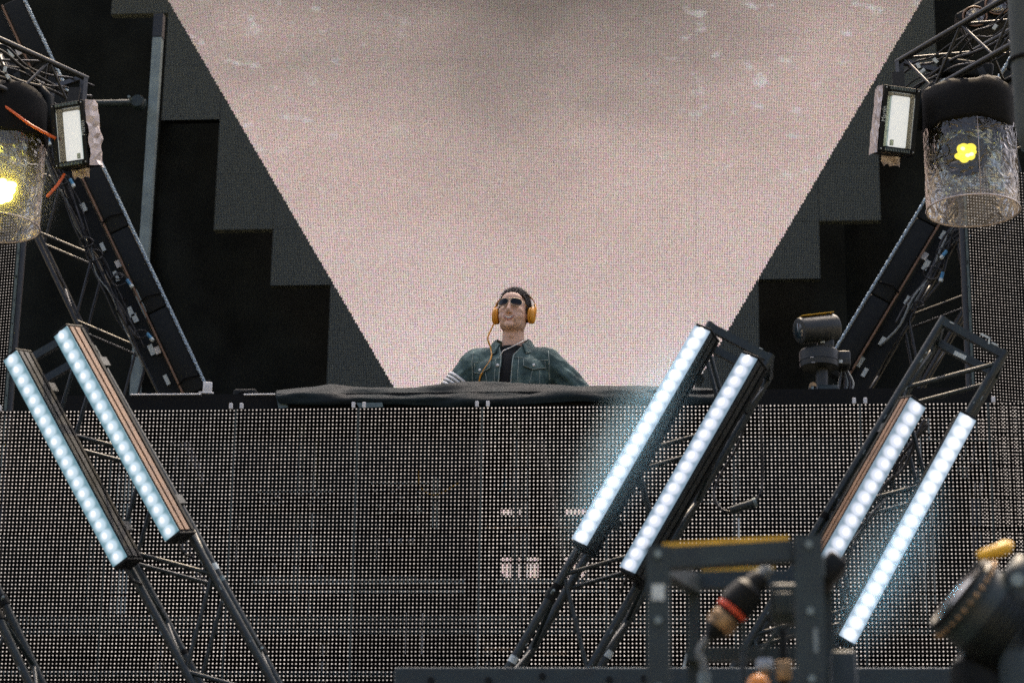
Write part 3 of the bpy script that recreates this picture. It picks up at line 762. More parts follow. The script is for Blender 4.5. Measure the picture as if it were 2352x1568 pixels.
# cable bundles on the rear trusses
def cable_run(t0, ax, wv, L, side, label, grp, seed, n, s0=.15, s1=.92):
    rr = random.Random(seed)
    for k in range(n):
        off = side * rr.uniform(-.03, .05); pts = []
        m = 12; a0 = s0 + rr.uniform(-.05, .12); a1 = s1 - rr.uniform(0, .3)
        for i in range(m + 1):
            s = (a0 + (a1 - a0) * i / m) * L
            pts.append(t0 + ax * s + wv * (off + rr.uniform(-.024, .024)) + V((0, -.03 - rr.random() * .05, -.02 * rr.random())))
        cable('cable', pts, rr.choice((.005, .006, .008, .004)), rr.choice((M['cable'], M['cable'], M['cable'], M['black_soft'], M['hose'])), label, grp, None, 6, 4)
for bb, tt, side, lab, sd in ((bF, tF, -1, 'cable strapped in the bundle along the left rear truss', 3), (bG, tG, 1, 'cable strapped in the bundle along the right rear truss', 5)):
    _, a, b, ax, wv = bb
    cable_run(a + wv * (side * .20), ax, wv, (b - a).length, side, lab, lab.replace('cable strapped', 'cables').replace('the bundle', 'a bundle'), sd, 11)
    rr = random.Random(sd)
    for k in range(7):                       # loops and connectors
        s = rr.uniform(.3, .95) * (b - a).length; c = a + ax * s + wv * (side * rr.uniform(.12, .25)) + V((0, -.09, 0)); r = rr.uniform(.03, .07)
        tag(MB().tube([c + V((r * math.cos(x * .5), .01 * math.sin(x), r * .7 * math.sin(x * .5))) for x in range(13)], .005, 6).build('cable_loop', M['cable'], None, True),
            'coiled cable loop tied to the %s rear truss' % ('left' if side < 0 else 'right'), 'cable', 'cable loops on the %s rear truss' % ('left' if side < 0 else 'right'))
        if k % 2 == 0:
            q = c + V((r, -.01, 0)); d = (ax + V((rr.uniform(-.3, .3), 0, 0))).normalized()
            ct = thing('connector', 'blue and white plug among the cables of the %s rear truss' % ('left' if side < 0 else 'right'), 'connector', q, 'plugs on the %s rear truss' % ('left' if side < 0 else 'right'))
            bar(ct, 'shell', q, q + d * .045, .011, M['blue_tape']); bar(ct, 'collar', q + d * .045, q + d * .065, .013, M['sticker']); bar(ct, 'strain_relief', q - d * .03, q, .008, M['black'])

# horizontal trusses carrying lamps
a = P(196, 232, 11.75); b = PZ(-200, 58, a.z)
tH = truss('horizontal black truss carrying the left strobe and yellow lamp', b, a, (0, 0, -1), .26, .26, .0165, .0075, 5, M['truss_rear'], 'short horizontal lamp trusses', True)
a = P(2062, 196, 11.75); b = PZ(2520, -68, a.z)
tI = truss('horizontal black truss carrying the right strobe and yellow lamp', b, a, (0, 0, -1), .26, .26, .0165, .0075, 6, M['truss_rear'], 'short horizontal lamp trusses', True)
for tt, n in ((tH, 'left'), (tI, 'right')):
    rr = random.Random(len(n)); p = tt[0].location; ax = -tt[1]
    for k in range(6):
        pts = [V(p) + ax * (i * .16) + V((0, .03 * k + rr.uniform(-.02, .02), -.13 + .05 * k + rr.uniform(-.035, .035))) for i in range(8)]
        cable('cable', pts, rr.choice((.005, .007, .009)), M['cable'], 'black cable draped through the %s horizontal lamp truss' % n, 'cables in the %s horizontal lamp truss' % n)
    for k in range(5):
        q = V(p) + ax * rr.uniform(.15, .8) + V((0, -.05, rr.uniform(-.2, .1)))
        tag(obox(None, 'tie_label', q, (.018, .004, .03), M['sticker'], Matrix.Rotation(rr.uniform(-1, 1), 3, 'Y'), .001), 'pale tag on the cables of the %s horizontal truss' % n, 'tag', 'tags on the %s horizontal truss' % n)
for tt, lab in ((tH, 'left'), (tI, 'right')):
    q = V(tt[0].location) - tt[1] * 1.15
    tag(MB().tube([q + V((0, .13, .13)), V((q.x, q.y + .13, 11.36))], .008, 6).build('hoist_cable', M['cable']), 'steel hoist cable lifting the %s lamp truss' % lab, 'cable')
cable('cable', [P(-30, 215, 11.3), P(30, 258, 11.28), P(75, 290, 11.28), P(128, 318, 11.35)], .008, M['orange'], 'orange cable running along the truss above the left strobe lamp')
cable('cable', [P(148, 400, 11.42), P(132, 425, 11.38), P(108, 452, 11.36)], .008, M['orange'], 'short orange cable below the left strobe')

# pale pole, pipe and coupler
pol = thing('aluminium_pole', 'tall pale grey aluminium pole rising in front of the black drapes', 'pole', (P(330, 900, 16.2).x, 16.2, STAGE_Z))
a = P(352, 100, 16.2); b = P(322, 900, 16.2); xm = (a.x + b.x) / 2
bar(pol, 'mast', (xm, 16.2, STAGE_Z), (xm, 16.2, P(350, 90, 16.2).z), (.034, .034), M['alu_dull'], (1, 0, 0), True)
bar(pol, 'cap', (xm, 16.2, P(350, 88, 16.2).z), (xm, 16.2, P(352, 36, 16.2).z), (.036, .036), M['truss_rear'], (1, 0, 0), True)
bar(pol, 'base', (xm, 16.2, STAGE_Z), (xm, 16.2, STAGE_Z + .03), (.2, .2), M['truss_rear'], (1, 0, 0), True)
zp = P(260, 235, 16.1).z
pip = thing('steel_pipe', 'short grey steel pipe fixed across beside the pale pole', 'pipe', (xm - .3, 16.12, zp))
bar(pip, 'tube', (xm - .75, 16.12, zp), (xm - .04, 16.12, zp), .026, M['grey_steel'])
MB().lathe([(.0, -.05), (.045, -.05), (.052, -.02), (.052, .02), (.045, .05), (0, .05)], 16, Matrix.Translation((xm - .09, 16.1, zp - .01)) @ Matrix.Rotation(rad(90), 4, 'X')).build('coupler', M['grey_steel'], pip)
bar(pip, 'bolt', (xm - .14, 16.06, zp), (xm - .14, 16.0, zp), .01, M['alu_dull'])

# ================================================================== LIGHT BARS
def lens_meshes(kind):
    k = ('lens', kind)
    if k not in SHARED:
        cov, le, co = BAR[kind]
        prof = [(.0205, 0), (.0195, .004), (.0155, .008), (.0085, .0105), (0, .0115)]
        a = MB().lathe([(.0205, -.001)] + prof, 16).mesh('lens', le, True)
        b = MB().lathe([(.0100, .0100), (0, .0140)], 8).mesh('diode_glow', co, True)
        SHARED[k] = (a, b)
    return SHARED[k]
def light_bar(label, TL, TR, BL, BR, kind, n, Y, tr, turn, brown=False):
    tl, tr_, bl, br = (P(*q, Y) for q in (TL, TR, BL, BR))
    a = (tl + tr_) / 2; b = (bl + br) / 2; ax = (b - a).normalized(); L = (b - a).length
    wv = (tr_ - tl); wv = (wv - ax * wv.dot(ax)); wv.normalize(); nv = V((0, -1, 0)) * math.cos(rad(turn)) + wv * math.sin(rad(turn)); nv = (nv - ax * nv.dot(ax)).normalized(); wv = ax.cross(nv).normalized(); wd = .074 / math.cos(rad(turn))
    R = Matrix((wv, ax, nv)).transposed()
    if R.determinant() < 0: R = Matrix((-wv, ax, nv)).transposed()
    T = Matrix.Translation(a) @ R.to_4x4()
    t = thing('light_bar', label, 'light bar', b, 'LED light bars on the leaning trusses')
    cov, le, co = BAR[kind]
    # local: x across, y along, z towards the viewer
    me = MB().box((0, L / 2, -.062), (wd * .94, L, .118)).mesh('housing', M['black']); bevel(me, .004)
    link_mesh('housing', me, t, T)
    for s in (-1, 1):
        for k, (z, h) in enumerate(((-.022, .026), (-.062, .030), (-.100, .018))):
            link_mesh('side_rib', MB().box((s * (wd * .47 + .0025), L / 2, z), (.006, L - .012, h)).mesh('side_rib', (M['sun_brown_alu'] if brown else M['ptz']) if k < 2 else M['black']), t, T)  # brown ribs carry the sunlight in their colour
    cov = bar_glow('bar_cover', kind, L / n, .040, False)
    me = MB().box((0, L / 2, .002), (wd, L - .004, .006)).mesh('front_cover', cov); bevel(me, .002)
    link_mesh('front_cover', me, t, T)
    for y in (-.006, L + .006):
        me = MB().box((0, y, -.058), (wd * .98, .011, .120)).mesh('end_cap', M['black']); bevel(me, .003); link_mesh('end_cap', me, t, T)
    lm, dm = lens_meshes(kind); rr = random.Random(int(TL[0]))
    for i in range(n):
        y = L * (i + .5) / n
        W = T @ Matrix.Translation((.0015 * rr.uniform(-1, 1), y, .0055)) @ Matrix.Diagonal((1, min(1.1, L / n / .041), 1, 1)) @ Matrix.Diagonal((1.14, 1.14, 1, 1))
        o = link_mesh('lens', lm, t, W)
        dx, dy = rr.uniform(-.002, .002), rr.uniform(-.002, .002)
        link_mesh('diode_glow', dm, o, W @ Matrix.Translation((dx, dy, 0)) @ Matrix.Rotation(rr.random() * 6, 4, 'Z') @ Matrix.Diagonal((rr.uniform(.85, 1.15), rr.uniform(.85, 1.15), 1, 1)))
    for s in (.16, .84):                             # clamps to the truss tube
        p = T @ V((0, L * s, -.12)); q = T @ V((0, L * s, -.185))
        bar(t, 'clamp', p, q, (.028, .022), M['truss'], wv, True)
    q0 = T @ V((.02, L + .005, -.05))
    MB().tube([q0, q0 + ax * .05 + V((0, .04, -.01)), q0 + ax * .09 + V((.01, .10, .02))], .006, 6).build('power_lead', M['cable'], t, True)
    return t
light_bar('pale blue light bar on the outer left edge of its truss, below the side wall', (3, 826), (44, 805), (258, 1301), (296, 1280), 'dim', 20, 9.72, LAD['A'], -22)
light_bar('pale blue light bar with side coloured sunlit brown, overlapping the left rear truss', (120, 771), (159, 749), (379, 1242), (414, 1220), 'dim', 20, 9.72, LAD['A'], -26, True)
light_bar('brightest glowing bar nearest the performer', (1596, 745), (1633, 762), (1311, 1235), (1349, 1256), 'hot', 20, 9.72, LAD['C'], -20)
light_bar('glowing bar ending just above the steel effect cage corner', (1704, 808), (1741, 826), (1420, 1299), (1461, 1320), 'mid', 20, 9.72, LAD['C'], -24)
light_bar('glowing bar with side coloured sunlit brown below the remote camera', (2088, 912), (2129, 935), (1868, 1304), (1908, 1322), 'mid', 15, 9.72, LAD['D'], 24, True)
light_bar('long glowing bar between the effect cage and the moving head', (2205, 945), (2243, 965), (1929, 1461), (1960, 1477), 'hot', 20, 9.72, LAD['D'], 8)
for key, side, n in (('A', 'left', 5), ('C', 'centre', 5), ('D', 'right', 4)):      # leads sagging along the ladder trusses
    t_, ax, wv, dv, cs = LAD[key]; top = mw(t_).translation
    q0 = P(*{'A': (175, 800), 'C': (1745, 850), 'D': (2130, 960)}[key], 9.95); d = ax if ax.z < 0 else -ax; rr = random.Random(n)
    for k in range(n):
        pts = [q0 + d * (i * .11) + wv * rr.uniform(-.02, .02) + V((0, .02 + .1 * rr.random(), 0)) for i in range(9)]
        cable('cable', pts, rr.choice((.005, .007)), M['cable'], 'black lead clipped along the %s light bar truss' % {'A': 'pale blue', 'C': 'brightest', 'D': 'bare topped'}[key], 'leads on the %s bar truss' % side)
# hanging cable with sleeve right of the centre truss
cable('cable', [P(1735, 880, 10.2), P(1700, 1010, 10.3), P(1655, 1090, 10.35), P(1640, 1140, 10.35), P(1672, 1175, 10.3), P(1735, 1150, 10.3), P(1752, 1090, 10.3), P(1745, 930, 10.25)], .006, M['cable'], 'black lead hanging in a loop off the brightest bar truss')
q = P(1678, 1172, 10.28); q2 = P(1730, 1155, 10.28)
ct = thing('cable_sleeve', 'grey tubular sleeve on the hanging lead loop', 'sleeve', q)
bar(ct, 'sleeve', q, q2, .018, M['grey_steel']); bar(ct, 'collar', q2, q2 + (q2 - q) * .15, .021, M['alu_dull'])

# ================================================================== STROBES
def strobe(cpx, Y, yaw, roll, label, wrapside):
    c = P(*cpx, Y); t = thing('strobe_light', label, 'strobe', c, 'strobe lights on the lamp trusses')
    T = Matrix.Translation(c) @ Matrix.Rotation(yaw, 4, 'Z') @ Matrix.Rotation(rad(14), 4, 'X') @ Matrix.Rotation(roll, 4, 'Y')
    w_, h_, d_ = .190, .335, .13
    def lb(name, cc, size, m, bev=.004):
        me = MB().box(cc, size).mesh(name, m)
        if bev: bevel(me, bev)
        return link_mesh(name, me, t, T)
    for s in (-1, 1):
        lb('side_panel', (s * (w_ / 2 - .011), 0, 0), (.022, d_, h_), M['black'])
        lb('end_panel', (0, 0, s * (h_ / 2 - .014)), (w_ - .046, d_, .028), M['black'])
    lb('back_panel', (0, d_ / 2 - .012, 0), (w_ - .046, .02, h_ - .06), M['black'])
    lb('reflector', (-.004 * wrapside, d_ / 2 - .034, 0), (w_ - .05, .012, h_ - .062), M['strobe_refl'], .002)
    lb('flash_tube', (-.018 * wrapside, d_ / 2 - .052, 0.004), (w_ * .50, .02, h_ - .074), M['strobe_tube'], .008)
    lb('tube_holder', (.012 * wrapside, d_ / 2 - .056, -h_ * .32), (.02, .02, .03), M['strobe_refl'], .003)
    for k in range(16):
        for s in (-1, 1): lb('fin', (-.062 + k * .0083, -d_ / 2 - .002, s * (h_ / 2 - .012)), (.003, .006, .014), M['alu_dull'], 0)
    pane = MB().box((0, -d_ / 2 + .012, 0), (w_ - .05, .003, h_ - .06)).mesh('glass_pane', M['pane']); link_mesh('glass_pane', pane, t, T)
    for sx in (-1, 1):
        for sz in (-1, 1): lb('corner_screw', (sx * (w_ / 2 - .011), -d_ / 2 - .001, sz * (h_ / 2 - .012)), (.008, .004, .008), M['alu'], .002)
    text_mesh(t, 'maker_lettering', 'Martin', .030, T @ Matrix.Translation((wrapside * (w_ / 2 - .010), -d_ / 2 - .0015, .02)) @ Matrix.Rotation(rad(90), 4, 'X') @ Matrix.Rotation(rad(90), 4, 'Z'), M['sticker'])
    # crumpled rain wrap
    rr = random.Random(int(cpx[0])); rows = []
    for i in range(13):
        z = -h_ * .52 + h_ * 1.02 * i / 12; row = []
        for j in range(7):
            q = V((wrapside * (w_ / 2 + .004 + (.022 if wrapside > 0 else .006) * math.sin(j / 6 * math.pi)), -d_ * .42 + d_ * 1.0 * j / 6, z))
            q += V((wrapside * abs(noise.noise(V((i * .9, j * .8, cpx[0])))) * (.040 if wrapside > 0 else .012), noise.noise(V((i, j * .7, 7))) * .02, noise.noise(V((i * .8, j, 3))) * .014)); row.append(q)
        rows.append(row)
    link_mesh('rain_wrap', MB().grid(rows).mesh('rain_wrap', M['wrap']), t, T)
    rows = [[V((-.05 + .1 * j / 6 + .012 * noise.noise(V((i, j, 1))), .03 + .03 * noise.noise(V((i * 2, j * 1.3, 5))), -h_ / 2 - .004 - .05 * i / 4 * (.6 + .5 * abs(math.sin(j * 1.4))))) for j in range(7)] for i in range(5)]
    link_mesh('rain_wrap_end', MB().grid(rows).mesh('rain_wrap_end', M['wrap']), t, T)
    top = T @ V((0, 0, h_ / 2 + .002)); bar(t, 'yoke', top, top + V((0, .03, .10)), (.03, .008), M['black'], (1, 0, 0), True)
    return t
strobe((172, 312), 11.4, rad(-14), rad(-2), 'white lit strobe with crumpled plastic wrap beside the left yellow lamp', 1)
strobe((2058, 280), 11.4, rad(14), rad(3), 'white lit strobe on the truss end over the pink screen edge', -1)

# ================================================================== RAIN COVERED LAMPS
def rain_lamp(u, vtop, vclear, vbot, lamp, Y, label, seed, glow):
    ax = P(u, (vclear + vbot) / 2, Y); zb = P(u, vbot, Y).z; zc = P(u, vclear, Y).z; zt = P(u, vtop, Y).z; r = .232
    t = thing('rain_covered_lamp', label, 'lamp', (ax.x, Y, zb), 'yellow lamps under clear rain domes')
    T = Matrix.Translation((ax.x, Y, 0))
    def wob(p, amp, f): return p + V((noise.noise(p * f + V((seed, 0, 0))), noise.noise(p * f + V((0, seed, 0))), noise.noise(p * f + V((0, 0, seed))))) * amp
    # black fabric hood
    m = MB(); m.lathe([(.13, zt + .005), (.20, zt - .012), (.236, zt - .045), (r + .012, zt - .10), (r + .014, zc - .02), (r + .004, zc - .035)], 48, T)
    m.v = [wob(p, .030, 6) + V((0, 0, .02 * noise.noise(p * 14))) for p in m.v]; m.build('hood', M['black_soft'], t, True)
    # clear cover
    m = MB(); n = 56
    rows = [[T @ V((r * math.cos(2 * math.pi * j / n), r * math.sin(2 * math.pi * j / n), zb + (zc - zb) * i / 14)) for j in range(n + 1)] for i in range(15)]
    rows = [[wob(p, .005, 9) if 0 < i < 14 else p for p in row] for i, row in enumerate(rows)]
    m.grid(rows).build('clear_cover', M['film'], t, True)
    MB().tube([T @ V((r * math.cos(2 * math.pi * j / 48), r * math.sin(2 * math.pi * j / 48), zb)) for j in range(48)], .0055, 6, True).build('rim', M['wrap'], t, True)
    MB().tube([V((ax.x + .015, Y - r - .002, zb)), V((ax.x + .015, Y - r - .002, zc))], .0022, 5).build('cover_seam', M['wrap'], t, True)
    # crumpled film packed round the lamp head
    rr = random.Random(seed); rows = []
    for i in range(24):
        row = []; z = zc + .02 - (zc - zb) * .86 * i / 23
        for j in range(22):
            a = rad(-165 + 150 * j / 21); p = V((ax.x + .165 * math.cos(a), Y + .10 * math.sin(a) + .03, z))
            s = p * 15 + V((seed, 0, 0)); d = 1.3 * abs(noise.noise(s)) + .7 * abs(noise.noise(s * 2.1))
            p += V((noise.noise(s + V((5, 5, 5))) * .02, -.055 * d, noise.noise(s + V((9, 1, 4))) * .02)); row.append(p)
        rows.append(row)
    MB().grid(rows).build('crumpled_film', M['foil'], t, False)
    # lamp head inside
    lp = P(lamp[0], lamp[1], Y - .14)
    Tl = Matrix.Translation(lp) @ Matrix.Rotation(rad(90), 4, 'X')
    MB().lathe([(.06, -.12), (.10, -.10), (.11, -.02), (.095, .0), (.075, .004)], 28, Tl).build('lamp_head', M['black'], t)
    bar(t, 'lamp_neck', lp + V((0, .11, .08)), V((ax.x, Y, zt - .02)), .05, M['black'])
    rr = random.Random(seed + 1)
    for k in range(8):
        a = k * math.pi / 3.5 + rr.uniform(-.2, .2); rd = (.034 if k else .004) * rr.uniform(.8, 1.15) * glow
        MB().ell(lp + V((rd * math.cos(a), -.012 - .004 * (k % 2), rd * math.sin(a))), (.024 * glow * rr.uniform(.8, 1.2), .012, .022 * glow * rr.uniform(.8, 1.2)), 12, 8).build('lamp_cell', M['lamp_hot'] if glow > 1 else M['lamp_halo'], t, True)
    for (dx, dz) in ((.006, -.022), (.026, -.016), (-.016, .014)):
        MB().ell(lp + V((dx, -.026, dz)), (.012, .008, .010), 10, 6).build('hot_spot', M['lamp_hot'] if glow > 1 else M['lamp_core'], t, True)
    for sx in (-1, 1):
        MB().tube([V((ax.x + sx * .245, Y + .02, zc + .02)), V((ax.x + sx * .225, Y + .03, zt - .02)), V((ax.x + sx * .15, Y + .04, zt + .05)), V((ax.x + sx * .05, Y + .05, zt + .08))], [.020, .030, .034, .03], 10).build('yoke_arm', M['black'], t, True)
    obox(t, 'base_box', V((ax.x, Y + .06, zt + .10)), (.26, .22, .09), M['black'], Matrix.Rotation(rad(9), 3, 'Y'), .015)
    obox(t, 'clamp', V((ax.x + .07, Y - .03, zt + .075)), (.05, .04, .06), M['ptz'], Matrix.Rotation(rad(-25), 3, 'Y'), .008)
    # hanging yoke up to the truss
    bar(t, 'hook', V((ax.x, Y, zt)), V((ax.x, Y + .08, zt + .18)), .03, M['black'])
    return t
rain_lamp(2231, 205, 300, 484, (2218, 352), 11.5, 'yellow lamp under a clear rain dome beside the right strobe', 3, 1.0)
rain_lamp(-4, 215, 318, 522, (10, 440), 11.5, 'glaring yellow lamp under a clear rain dome beside the left strobe', 8, 1.25)

# ================================================================== BLINDERS at upper right
bl = thing('blinder_light', 'black blinder with polished reflector bowls above the right lamp truss', 'blinder', P(2290, 20, 11.9))
Tb = Matrix.Translation(P(2290, 14, 11.85)) @ Matrix.Rotation(rad(5), 4, 'Z') @ Matrix.Rotation(rad(-30), 4, 'Y') @ Matrix.Rotation(rad(-12), 4, 'X')
me = MB().box((0, .06, 0), (.42, .10, .17)).mesh('housing', M['black']); bevel(me, .012); link_mesh('housing', me, bl, Tb)
M['reflector'] = mat('polished_reflector', (.55, .55, .50), .15, 1.0, .3, 30, .4, 25)
for k in range(3):
    Tk = Tb @ Matrix.Translation((-.14 + .14 * k, .0, 0)) @ Matrix.Rotation(rad(90), 4, 'X')
    link_mesh('reflector_bowl', MB().lathe([(.060, .012), (.058, .004), (.050, -.018), (.034, -.036), (.014, -.045), (0, -.046)], 28, None, 1, 1).mesh('reflector_bowl', M['reflector'], True), bl, Tk)
    o = link_mesh('bowl_rim', MB().tube([V((.062 * math.cos(a * math.pi / 14), .062 * math.sin(a * math.pi / 14), .013)) for a in range(28)], .005, 6, True).mesh('bowl_rim', M['sun_brown_alu'], True), bl, Tk)
    link_mesh('glass_face', MB().lathe([(.059, .012), (.045, .019), (.02, .023), (0, .024)], 28).mesh('glass_face', M['film'], True), bl, Tk)
q = Tb @ V((-.10, .1, .03)); bar(bl, 'bracket', q, q + V((.05, .1, .35)), (.02, .006), M['black'], (1, 0, 0), True)
bar(bl, 'hanging_rod', q + V((.05, .1, .35)), V((q.x + .05, q.y + .1, 11.36)), .012, M['truss_rear'])
# cable loom hanging at the far right edge
c = P(2366, 330, 7.6)
lm_ = thing('cable_loom', 'thick grey cable loom hanging at the right edge beside the rain dome', 'cable', c)
MB().lathe([(.0, c.z - .04), (.03, c.z - .02), (.045, c.z + .05), (.05, c.z + .3), (.05, 11.36)], 20, Matrix.Translation((c.x, 7.6, 0))).build('sheath', M['loom'], lm_, True)
for k in range(3): MB().tube([V((c.x + .053 * math.cos(a * math.pi / 8), 7.6 + .053 * math.sin(a * math.pi / 8), c.z + .3 + k * .35)) for a in range(16)], .008, 6, True).build('tie', M['black_soft'], lm_, True)

# ================================================================== REMOTE CAMERA
c = P(1885, 921, 11.35)
pz = thing('remote_camera', 'black robotic pan and tilt camera clamped on the booth wall top', 'camera', c)
def PC(u, v, Y=11.35): return P(u, v, Y)
ha = PC(1836, 760, 11.25); hb = PC(1920, 750, 11.34)
d = (hb - ha).normalized(); Th = Matrix.Translation(ha) @ frame_of((0, 0, 1), d).to_4x4(); Lh = (hb - ha).length; rh = .066
link_mesh('camera_head', MB().lathe([(rh * .80, -.003), (rh * .93, 0), (rh, .012), (rh, Lh - .02), (rh * .9, Lh - .004), (rh * .8, Lh)], 32).mesh('camera_head', M['ptz'], 30), pz, Th)
link_mesh('lens', MB().lathe([(.0, -.006), (.03, -.005), (.045, -.001), (.05, -.003), (.052, .002)], 28).mesh('lens', M['lens_glass'], 30), pz, Th)
link_mesh('painted_sun_top', MB().box((rh + .0008, .012, Lh / 2), (.003, .055, Lh - .03)).mesh('painted_sun_top', M['yellow']), pz, Th)  # sun on the camera top, put in as a yellow strip
n0 = PC(1896, 805); obox(pz, 'neck', PC(1896, 793), (.080, .08, .06), M['ptz'], None, .01)
obox(pz, 'label_sticker', PC(1889, 785, 11.30), (.024, .003, .010), M['sticker'], None, .001)
tb = PC(1882, 848); zh = PC(1882, 804).z - tb.z
MB().lathe([(.080, 0), (.094, .008), (.096, .03), (.093, .032), (.093, .036), (.096, .038), (.096, zh - .012), (.088, zh - .002), (.06, zh)], 36, Matrix.Translation(tb)).build('pan_base', M['ptz'], pz, 30)
obox(pz, 'rear_block', PC(1936, 828, 11.40), (.07, .10, .075), M['ptz'], None, .008)
obox(pz, 'label_sticker', PC(1931, 830, 11.335), (.018, .003, .016), M['sticker'], None, .001)
obox(pz, 'status_mark', PC(1865, 820, 11.252), (.016, .003, .003), M['white'], None, 0)
obox(pz, 'status_mark', PC(1868, 832, 11.25), (.018, .003, .002), M['white'], None, 0)
bar(pz, 'post', PC(1888, 900), PC(1888, 846), .03, M['ptz'])
obox(pz, 'clamp_body', PC(1900, 904), (.11, .08, .075), M['grey_steel'], None, .012)
obox(pz, 'clamp_jaw', PC(1868, 905, 11.30), (.045, .06, .085), M['ptz'], None, .010)
kb = PC(1867, 885, 11.27); bar(pz, 'clamp_knob', kb, kb + V((0, .05, 0)), .018, M['brass'])
bar(pz, 'lever', PC(1868, 915, 11.26), PC(1866, 888, 11.26), .006, M['alu_dull'])
rr = random.Random(2)
for k in range(6):
    u = 1925 + 7 * k
    cable('cable', [PC(1930 + 3 * k, 850, 11.42), PC(u + rr.uniform(-6, 4), 880, 11.40), PC(u - 8 + 4 * rr.random(), 905, 11.38), PC(u - 14, 925, 11.38)], .006, M['hose'] if k % 2 else M['cable'], 'braided lead hanging from the remote camera', 'leads of the remote camera')

# ================================================================== FRONT PANEL (dark steel fascia low in front)
a = P(906, 1531, 7.6); b = P(2330, 1529, 7.6); b.z = a.z
fp = thing('steel_fascia', 'dark grey steel fascia with bolt holes below the leaning trusses', 'panel', ((a.x + b.x) / 2, 7.6, STAGE_Z))
me = MB().box(((a.x + b.x) / 2, 7.63, (a.z + STAGE_Z) / 2), (b.x - a.x, .06, a.z - STAGE_Z)).mesh('plate', M['grey_steel']); bevel(me, .006)
link_mesh('plate', me, fp, Matrix.Identity(4))
for (u, v) in ((990, 1562), (1122, 1562), (1246, 1552), (1400, 1560), (1480, 1557)):
    q = P(u, v, 7.6); bar(fp, 'bolt', q + V((0, .002, 0)), q + V((0, -.012, 0)), .010, M['black'])

# ================================================================== EFFECT CAGE (close to the camera, out of focus)
YF = 5.0
cg = thing('effect_cage', 'dark steel cage with yellow top edges holding a flame nozzle', 'cage', (P(1690, 1568, YF).x, YF, STAGE_Z))
def post(name, u, v, Y, hw=.0245, bottom=True):
    top = P(u, v, Y); bar(cg, name, (top.x, Y, STAGE_Z), (top.x, Y, top.z), hw, M['grey_steel'], (1, 0, 0), True); return top
fl = post('post', 1512, 1258, YF); fr_ = post('post', 1856, 1236, YF - .02, .029)
YB = YF + .42
bl_ = post('post', 1592, 1316, YB, .0145); br_ = post('post', 1895, 1308, YB, .016)
bar(cg, 'top_rail', fl + V((.0245, 0, -.0245)), V((fr_.x - .03, YF, fl.z - .0245 + (fr_.z - fl.z))), .0215, M['grey_steel'], (0, 1, 0), True)
bar(cg, 'painted_sun_edge', fl + V((.01, -.001, .0025)), V((fr_.x - .04, YF, fr_.z + .0025)), (.016, .0045), M['yellow'], (0, 1, 0), True)  # sunlight along the front rail, painted as a yellow strip
bar(cg, 'top_rail', bl_ + V((.0145, 0, -.018)), br_ + V((-.016, 0, -.018)), .0185, M['grey_steel'], (0, 1, 0), True)
bar(cg, 'painted_sun_edge', bl_ + V((.02, -.001, .004)), bl_.lerp(br_, .62) + V((0, 0, .004)), (.010, .005), M['yellow'], (0, 1, 0), True)  # same painted sunlight on the rear rail
bar(cg, 'side_rail', fl + V((0, .03, -.03)), bl_ + V((0, -.02, -.03)), .019, M['grey_steel'], (1, 0, 0), True)
bar(cg, 'side_rail', fr_ + V((0, .03, -.03)), br_ + V((0, -.02, -.03)), .019, M['grey_steel'], (1, 0, 0), True)
q0 = P(1575, 1503, YB - .03); q1 = P(1845, 1500, YB - .03); bar(cg, 'lower_rail', q0, q1, .015, M['grey_steel'], (0, 1, 0), True)
q0 = P(1870, 1340, YF + .2); obox(cg, 'gusset', P(1905, 1312, YF + .25), (.05, .10, .07), M['black'], Matrix.Rotation(rad(40), 3, 'Y'), .01)
q0 = P(1935, 1500, YF + .3); obox(cg, 'foot_block', V((q0.x, q0.y, (q0.z + STAGE_Z) / 2)), (.055, .09, q0.z - STAGE_Z), M['grey_steel'], None, .008)
for (p_, k_) in ((fl, 1), (fr_, -1)):
    for dz in (-.02, -.16, -.30):
        bar(cg, 'bolt', p_ + V((0, -.026, dz)), p_ + V((0, -.036, dz)), .0075, M['alu_dull'])
obox(cg, 'label_sticker', fl + V((0, -.0262, -.10)), (.026, .002, .034), M['sticker'], None, 0)
obox(cg, 'scuff', fr_ + V((.01, -.0305, -.22)), (.008, .002, .05), M['scuff'], None, 0)
fn = thing('flame_nozzle', 'tilted black flame nozzle with red ring inside the cage', 'nozzle', P(1700, 1400, YF + .18))
YN = YF + .18
n0 = P(1738, 1335, YN); n1 = P(1697, 1395, YN); n2 = P(1640, 1432, YN); dn = (n1 - n0).normalized()
Tn = Matrix.Translation(P(1730, 1345, YN)) @ frame_of((0, 1, 0), (P(1650, 1440, YN) - P(1735, 1340, YN))).to_4x4()
link_mesh('nozzle_body', MB().lathe([(.018, -.03), (.024, -.02), (.026, .0), (.036, .012), (.040, .04), (.040, .062), (.030, .066)], 24).mesh('nozzle_body', M['black'], 30), fn, Tn)
link_mesh('red_ring', MB().lathe([(.035, .066), (.036, .068), (.036, .076), (.035, .078)], 24).mesh('red_ring', M['red'], 30), fn, Tn)
link_mesh('nozzle_tail', MB().lathe([(.030, .079), (.031, .10), (.026, .125), (.015, .14), (.012, .15)], 24).mesh('nozzle_tail', M['black'], 30), fn, Tn)
link_mesh('brass_band', MB().lathe([(.0315, .088), (.0325, .09), (.0325, .110), (.028, .122)], 24).mesh('brass_band', M['brass'], 30), fn, Tn)
link_mesh('nozzle_tip', MB().lathe([(.010, -.055), (.014, -.05), (.016, -.03)], 16).mesh('nozzle_tip', M['hose'], 30), fn, Tn)
tail = Tn @ V((0, 0, .15))
cable('supply_hose', [tail, P(1622, 1470, YN), P(1606, 1498, YN), P(1616, 1530, YN), P(1618, 1580, YN), P(1618, 1640, YN)], .0085, M['hose'], parent=fn, n=10)
